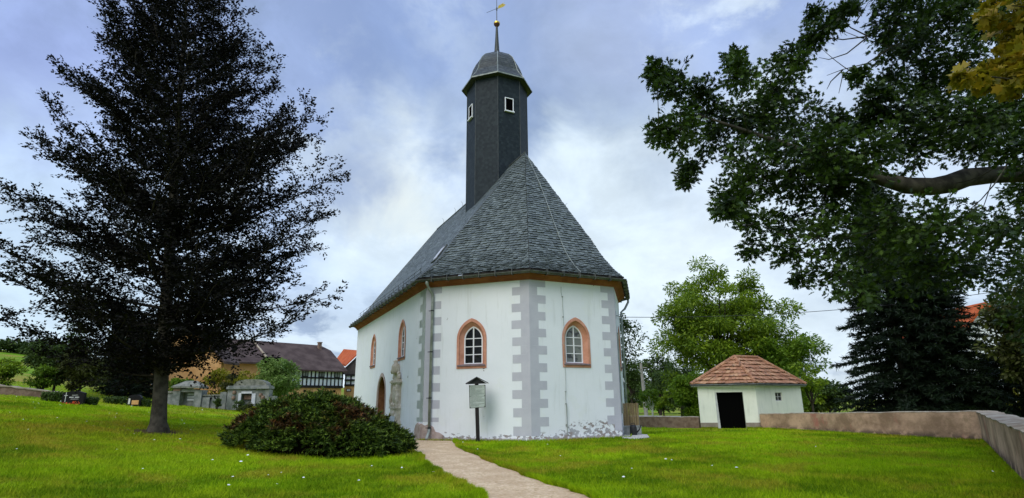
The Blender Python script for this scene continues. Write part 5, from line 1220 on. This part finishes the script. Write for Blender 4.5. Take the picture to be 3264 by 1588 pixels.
# low wall on the left
llw = thing('field_wall', (-26, 34, 2), 'low brown rubble wall running behind the graves at the left edge', 'wall')
m = MB(); cpm = MB(); YW = 32.0
r4 = random.Random(8); rows = []; crow = []
a, b = at(-60, 985, YW), at(150, 1000, YW + 1.5)
for k in range(15):
    p = a + (b - a) * k / 14; zg = gz1(p[0], p[1]); h = .50 + r4.uniform(-.03, .03) - .014 * k
    rows.append([(p[0], p[1] - .2, zg - .3), (p[0], p[1] - .2, zg + h), (p[0], p[1] + .2, zg + h), (p[0], p[1] + .2, zg - .3)])
    crow.append([(p[0], p[1] - .25, zg + h), (p[0], p[1] - .25, zg + h + .06), (p[0], p[1] + .25, zg + h + .06), (p[0], p[1] + .25, zg + h)])
m.grid(rows); m.build('wall_face', 'brown_stone', llw); cpm.grid(crow, 0, True); cpm.build('coping', 'wall_coping', llw)

# ------------------------------------------------------------------ farm buildings on the left
def gable_house(m_wall, m_roof, x0, x1, y0, y1, zg, ze, zr): pass
YB = 60.0
def bx(px, Y=YB): return at(px / 1.2671, 1015, Y)[0]
def bz(py, px, Y=YB): return at(px / 1.2671, py / 1.2671, Y)[2]
# the long barn runs from near left to far right; u measured from its right end towards the left, w into the building
BR = np.array([bx(1086, 63), 63.0]); BL_ = np.array([bx(794, 55.5), 55.5]); bu = unit(BL_ - BR); bw_ = np.array([bu[1], -bu[0]]); bw_ = bw_ if bw_[1] > 0 else -bw_
def bp3(u, w, z): q = BR + bu * u + bw_ * w; return (float(q[0]), float(q[1]), float(z))
def bu_at(px):
    q = ray(px, 1290)[:2]; M_ = np.array([[q[0], -bu[0]], [q[1], -bu[1]]]); t, u = np.linalg.solve(M_, BR); return float(u), float(q[1] * t)
def bpz(px, py): u, Y = bu_at(px); return u, bz(py, px, Y)
def bbox(m, u0, u1, w0, w1, z0, z1): 
    P = [bp3(u, w, z) for z in (z0, z1) for u, w in ((u0, w0), (u1, w0), (u1, w1), (u0, w1))]
    m.add(P, [(0, 3, 2, 1), (4, 5, 6, 7), (0, 1, 5, 4), (1, 2, 6, 5), (2, 3, 7, 6), (3, 0, 4, 7)])
um, _ = bu_at(843); ue, _ = bu_at(640); zer = bpz(1020, 1180)[1]; zel = bpz(780, 1157)[1]; zt_b = bpz(1020, 1233)[1]; zg = 0.2
uq, Yq = bu_at(930); BW = 8.0
zrd = float(at(930 / 1.2671, 1098 / 1.2671, Yq + 3.4)[2])
barn = thing('barn', bp3(um, 0, gz1(*bp3(um, 0, 0)[:2])), 'long ochre barn with dark brown tiled roof and a white half-timbered upper storey', 'barn')
m = MB(); bbox(m, um, ue, 0, BW, zg, zel); bbox(m, 0, um - .02, .06, BW, zg, zt_b); m.build('wall', 'ochre_render', barn)
m = MB(); bbox(m, -.02, um - .04, .0, BW - .05, zt_b, zer); hw = m.build('half_timber', 'infill_white', barn)
ua = bu_at(930)[0]; n = 12; m = MB()
for k in range(n + 1): u = ua * k / n; bbox(m, u - .06, u + .06, -.06, .01, zt_b, zer)
for zf in (0.0, .52, 1.0): z = zt_b + (zer - zt_b) * zf; bbox(m, -.1, ua + .1, -.075, .012, z - (.13 if zf != .52 else .07), z + (.13 if zf != .52 else .07))
m.build('timber_frame', 'timber', hw)
for k in (1.5, 5.5, 9.5):
    u = ua * k / n; zc = zt_b + (zer - zt_b) * .76; m = MB(); bbox(m, u - .34, u + .34, -.09, .0, zc - .34, zc + .34); wf = m.build('window', 'timber', barn)
    for du in (-.15, .15): m = MB(); bbox(m, u + du - .11, u + du + .11, -.105, -.092, zc - .26, zc + .26); m.build('pane', 'grey_stone', wf)
for px in (968, 1018, 1063): u = bu_at(px)[0]; m = MB(); bbox(m, u - .12, u + .12, -.02, .2, zt_b - .55, zt_b - .35); m.build('vent_hole', 'dark_void', barn)
def rslab(m, pts, th=.16): m.prism([bp3(*p) for p in pts], (0, 0, th))
sl_ = (zrd - zer) / (BW / 2)
m = MB(); rslab(m, [(um, -.45, zel - .12), (ue, -.45, zel - .12), (ue, BW / 2, zrd), (um, BW / 2, zrd)])
rslab(m, [(-.35, -.45, zer - .2), (um - .01, -.45, zer - .2), (um - .01, BW / 2, zrd), (.6, BW / 2, zrd), (-.3, BW / 2 - .8, zrd - .8 * sl_)])
rslab(m, [(-.35, BW + .45, zer - .2), (ue, BW + .45, zer - .2), (ue, BW / 2 + .01, zrd), (.6, BW / 2 + .01, zrd), (-.3, BW / 2 + .8, zrd - .8 * sl_)])
m.add([bp3(-.3, BW / 2 - .8, zrd - .8 * sl_ + .15), bp3(-.3, BW / 2 + .8, zrd - .8 * sl_ + .15), bp3(.6, BW / 2, zrd + .15)], [(0, 1, 2)])
m.add([bp3(0, .0, zer - .1), bp3(0, BW - .05, zer - .1), bp3(0, BW / 2 + .8, zrd - .8 * sl_), bp3(0, BW / 2 - .8, zrd - .8 * sl_)], [(0, 1, 2, 3)])
rf = m.build('roof', 'barn_tiles', barn)
u = bu_at(1058)[0]; m = MB(); bbox(m, u - .17, u + .17, BW / 2 - .8, BW / 2 - .46, zrd - 1.6, zrd + .35); bbox(m, u - .22, u + .22, BW / 2 - .85, BW / 2 - .41, zrd + .352, zrd + .45); m.build('chimney', 'brown_stone', rf)
m = MB(); m.tube([bp3(um, -.5, zel + .08), bp3(um, BW / 2, zrd + .2)], .11, 6); m.build('verge', 'wall_coping', rf)
# gable barn behind the beech trunk
gb = thing('barn', (bx(575, 47), 47, 2), 'ochre barn gable showing behind the beech trunk', 'barn')
YB2 = 47.0; x0, x1, xa_ = bx(462, YB2), bx(690, YB2), bx(575, YB2); ze_ = bz(1150, 690, YB2); za_ = bz(1040, 575, YB2)
m = MB(); m.prism([(x0, YB2, zg), (x1, YB2, zg), (x1, YB2, ze_), (xa_, YB2, za_), (x0, YB2, ze_)], (-.9, 2.4, 0)); m.build('wall', 'ochre_render', gb)
m = MB()
for (xe, s) in ((x0 - .4, -1), (x1 + .3, 1)): m.prism([(xe, YB2 - .2, ze_ - .25), (xa_, YB2 - .2, za_ + .05), (xa_, YB2 - .2, za_ + .25), (xe, YB2 - .2, ze_ - .05)], (0, 2.7, 0))
m.build('roof', 'barn_tiles', gb)
m = MB(); x = bx(484, YB2); m.box((x, YB2 - .01, bz(1222, 484, YB2)), (.5, .1, .9)); wf = m.build('window', 'white_stone', gb); m = MB(); m.box((x, YB2 - .07, bz(1222, 484, YB2)), (.3, .04, .7)); m.build('pane', 'dark_glass', wf)
# house with the red roof beside the church
rh = thing('farmhouse', (bx(1115, 63), 63, 2.5), 'farmhouse with orange red roof and half-timbering, squeezed between barn and church', 'house')
YH = 66.0; x0, x1 = bx(1094, YH), bx(1190, YH)
zb1, zb2 = bz(1228, 1110, YH), bz(1196, 1110, YH)
m = MB(); m.box(((x0 + x1) / 2, YH + 3, (zg + zb1) / 2), (x1 - x0, 6, zb1 - zg)); m.build('wall', 'ochre_render', rh)
m = MB(); m.box(((x0 + x1) / 2, YH + 3, (zb1 + zb2) / 2), (x1 - x0, 5.98, zb2 - zb1)); h2 = m.build('half_timber', 'infill_white', rh)
m = MB()
for k in range(7): m.box((x0 + .1 + k * .62, YH - .03, (zb1 + zb2) / 2), (.14, .1, zb2 - zb1))
for zf in (0, .5, 1): m.box(((x0 + x1) / 2, YH - .045, zb1 + (zb2 - zb1) * zf), (x1 - x0, .12, .2))
m.build('timber_frame', 'timber', h2)
m = MB(); zap = bz(1112, 1135, YH); m.prism([(x0 + .25, YH, zb2), (x1, YH, zb2), (x1, YH, zap - .4), (bx(1141, YH), YH, bz(1125, 1141, YH)), (bx(1096, YH), YH, bz(1169, 1096, YH)), (bx(1070, YH), YH, bz(1190, 1070, YH))], (0, .3, 0)); m.build('gable_boarding', 'board_dark', rh)
m = MB(); m.prism([(bx(1096, YH), YH - .3, bz(1169, 1096, YH)), (bx(1141, YH), YH - .3, bz(1124, 1141, YH)), (bx(1084, YH + 9), YH + 9, bz(1118, 1084, YH + 9)), (bx(1056, YH + 9), YH + 9, bz(1158, 1056, YH + 9))], (0, 0, .2)); r5 = m.build('roof', 'red_tiles', rh)
m = MB(); x = bx(1121, YH); m.box((x, YH + 4, bz(1108, 1121, YH)), (.55, .5, 1.1)); m.build('chimney', 'concrete', r5)
m = MB(); x = bx(1109, YH); z_ = bz(1244, 1109, YH); m.box((x, YH - .02, z_), (.55, .06, .30)); wf = m.build('window', 'timber', rh); m = MB(); m.box((x, YH - .06, z_), (.4, .03, .18)); m.build('pane', 'white_stone', wf)

# white house on the right, mostly behind the spruces
YW2 = 46.0; xw0, xw1 = at(2440, 900, YW2)[0], at(2560, 900, YW2)[0]
wh = thing('house', ((xw0 + xw1) / 2, YW2, 0), 'white house with an orange tiled roof glimpsed behind the spruces', 'house')
zt_ = at(2500, 830, YW2)[2]; zr_h = at(2490, 770, YW2)[2]
m = MB(); xc = (xw0 + xw1) / 2; m.prism([(xw0, YW2, -.5), (xw1, YW2, -.5), (xw1, YW2, zt_), (xc, YW2, zr_h), (xw0, YW2, zt_)], (0, 8, 0)); m.build('wall', 'house_white', wh)
m = MB()
for (a_, b_) in (((xw0 - .5, zt_ - .35), (xc, zr_h + .05)), ((xw1 + .5, zt_ - .35), (xc, zr_h + .05))): m.prism([(a_[0], YW2 - .5, a_[1]), (b_[0], YW2 - .5, b_[1]), (b_[0], YW2 - .5, b_[1] + .22), (a_[0], YW2 - .5, a_[1] + .22)], (0, 9, 0))
m.build('roof', 'red_tiles', wh)
m = MB(); m.box((xc + .8, YW2 - .02, zt_ - 1.6), (1.1, .1, 1.3)); wf = m.build('window', 'window_white', wh); m = MB(); m.box((xc + .8, YW2 - .08, zt_ - 1.6), (.9, .04, 1.1)); m.build('pane', 'dark_glass', wf)

# road, meadow edge, utility pole, wire
m = MB(); m.grid([[(x, 62 + .03 * x, -.05 + gz1(x, 62) + .08), (x, 64.4 + .03 * x, -.05 + gz1(x, 64) + .08)] for x in np.linspace(6, 90, 40)]); rd = m.build('road', 'asphalt', None, False, False); rd['kind'] = 'structure'
pp = at(1625, 1030, 66); pole = thing('utility_pole', (pp[0], 66, 0), 'leaning grey utility pole standing among the far fruit trees', 'pole')
ptop = at(1612, 914, 66); m = MB(); m.tube([(pp[0], 66, -.4), (ptop[0], 66, ptop[2])], [.24, .15], 10); m.build('shaft', 'pole_wood', pole)
m = MB(); m.box((ptop[0] + .02, 66, ptop[2] - .5), (1.2, .1, .1)); m.build('crossarm', 'pole_wood', pole)
a = at(1572, 798, 27.6); b = at(2640, 712, 27.0)
wire = MB(); pts = [a + (b - a) * t + np.array([0, 0, -1.9 * t * (1 - t)]) for t in np.linspace(0, 1, 24)]
pts = pts + [pts[-1] + (b - a) * .35 * k + np.array([0, 0, .45 * k]) for k in (.5, 1)]
pts = [np.array(FC.p(.9, a[2] - .02, 0.0))] + pts
wire.tube(pts, .014, 5); wo = wire.build('power_line', 'black_metal'); tag(wo, 'black overhead wire running from the church corner to the right', 'wire')
wp = pts[-1]; up_ = thing('utility_pole', (wp[0], wp[1], gz1(wp[0], wp[1])), 'utility pole out beyond the right edge holding the overhead wire', 'pole')
m = MB(); m.tube([(wp[0], wp[1], -.4), (wp[0], wp[1], wp[2] + .3)], [.16, .11], 8); m.build('shaft', 'pole_wood', up_)

# ------------------------------------------------------------------ grass
def inside(px, py, poly):
    r_ = np.zeros(len(px), bool); n = len(poly)
    for i in range(n):
        x0, y0 = poly[i]; x1, y1 = poly[(i + 1) % n]
        c_ = ((y0 > py) != (y1 > py)) & (px < (x1 - x0) * (py - y0) / (y1 - y0 + 1e-12) + x0); r_ ^= c_
    return r_
path_poly = [tuple(p) for p in PLs] + [tuple(p) for p in PRs[::-1]]
ch_poly = [tuple(p) for p in offs(.30, .2)]
def blades(n, ymin, ymax, hgt, wid, pw=1.0):
    y = ymin + (ymax - ymin) * rng.random(n) ** pw; x = rng.uniform(-1.02, 1.02, n) * (y * .96 + 1.0)
    k = ~inside(x, y, path_poly) & ~inside(x, y, ch_poly) & ~inside(x, y, [tuple(p) for p in ap_])
    sx = (x - SC[0]) * fr_[0] + (y - SC[1]) * fr_[1]
    lane = WC + off * .0; s2 = (x - WC[0]) * off[0] + (y - WC[1]) * off[1]; wl = np.array([(WC - wstart)[1], -(WC - wstart)[0]]); wl = unit(wl if wl[0] > 0 else -wl); s3 = (x - wstart[0]) * wl[0] + (y - wstart[1]) * wl[1]
    k &= ~((s2 > -.2) & (x > 3)) & ~((s3 > -.18) & (x > 8) & (y < 33.5)) & ~((x > 9) & (y > 32.7)) & ~((x > 3) & (y > 36))
    k &= np.hypot(x + 12.35, y - 20.45) > .55 + .75 * rng.random(len(x))
    x, y = x[k], y[k]; n = len(x); z = gz(x, y)
    clump = .75 + .5 * np.sin(x * 2.3 + 1.3 * np.sin(y * 1.7)) * np.sin(y * 2.9 + x) * .5 + .25 * rng.random(n)
    h = hgt * clump * np.where(rng.random(n) < .06, rng.uniform(1.3, 2.2, n), rng.uniform(.5, 1.25, n)); w = wid * rng.uniform(.7, 1.3, n); a = rng.random(n) * 2 * math.pi
    lx, ly = rng.normal(size=n) * h * .55, rng.normal(size=n) * h * .55
    ca, sa = np.cos(a) * w / 2, np.sin(a) * w / 2
    V = np.empty((n, 3, 3)); V[:, 0] = np.c_[x - ca, y - sa, z - .005]; V[:, 1] = np.c_[x + ca, y + sa, z - .005]; V[:, 2] = np.c_[x + lx, y + ly, z + h]
    return V.reshape(-1, 3)
GV = np.concatenate([blades(210000, 9.0, 17, .070, .015), blades(200000, 17, 30, .075, .024), blades(60000, 30, 48, .09, .035)])
wl0 = unit(np.array([(WC - wstart)[1], -(WC - wstart)[0]])); wl0 = wl0 if wl0[0] > 0 else -wl0
# taller fringe along the path edges
def fringe(pts, n, sgn):
    pts = np.array(pts); t = rng.random(n) * (len(pts) - 1); i = np.minimum(t.astype(int), len(pts) - 2); p = pts[i] + (pts[i + 1] - pts[i]) * (t - i)[:, None]
    x = p[:, 0] + sgn * np.abs(rng.normal(size=n)) * .08 - sgn * .03; y = p[:, 1] + rng.normal(size=n) * .02; z = gz(x, y); h = .10 * rng.uniform(.5, 1.3, n); a = rng.random(n) * 6.28
    V = np.empty((n, 3, 3)); ca, sa = np.cos(a) * .007, np.sin(a) * .007
    V[:, 0] = np.c_[x - ca, y - sa, z]; V[:, 1] = np.c_[x + ca, y + sa, z]; V[:, 2] = np.c_[x - sgn * rng.random(n) * .08, y + rng.normal(size=n) * .04, z + h]
    return V.reshape(-1, 3)
GV = np.concatenate([GV, fringe(PRs[2:34], 22000, 1), fringe(PLs[6:34], 14000, -1)])
GV = np.concatenate([GV, fringe(ro[1:5] if False else offs(.36)[1:5], 5000, 0), fringe([wstart - wl0 * .26, WC - wl0 * .2], 5000, 0), fringe([WC - off * .26, we - off * .3], 6000, 0), fringe([SC + SD * SWd - ST * .08, SC + SD * (du1 + .02) - ST * .08], 700, 0), fringe([SC + SD * (du0 - .02) - ST * .08, SC - ST * .08], 500, 0)])
gr_o = np_mesh('grass', GV, 3, 'grass_blades'); gr_o['kind'] = 'stuff'
# daisies and fallen petals in the lawn
n = 150; y = 11 + 24 * rng.random(n) ** .9; x = np.where(rng.random(n) < .8, rng.uniform(-.95, -.05, n), rng.uniform(.05, .9, n)) * y
k = ~inside(x, y, path_poly) & ~inside(x, y, ch_poly) & ~((x > 5) & (y > 20)) & ~((np.abs(x - JC[0]) < 3.2) & (np.abs(y - JC[1]) < 2.2)); x, y = x[k], y[k]; n = len(x)
V = leaves(np.c_[x, y, gz(x, y) + .07], np.c_[rng.normal(size=(n, 2)), np.zeros(n)], np.array([0, -.35, 1.0]) + rng.normal(size=(n, 3)) * .2, .05 * rng.uniform(.6, 1.7, n), .05, OVAL)
da = np_mesh('daisies', V, 6, 'petals_white'); da['kind'] = 'stuff'
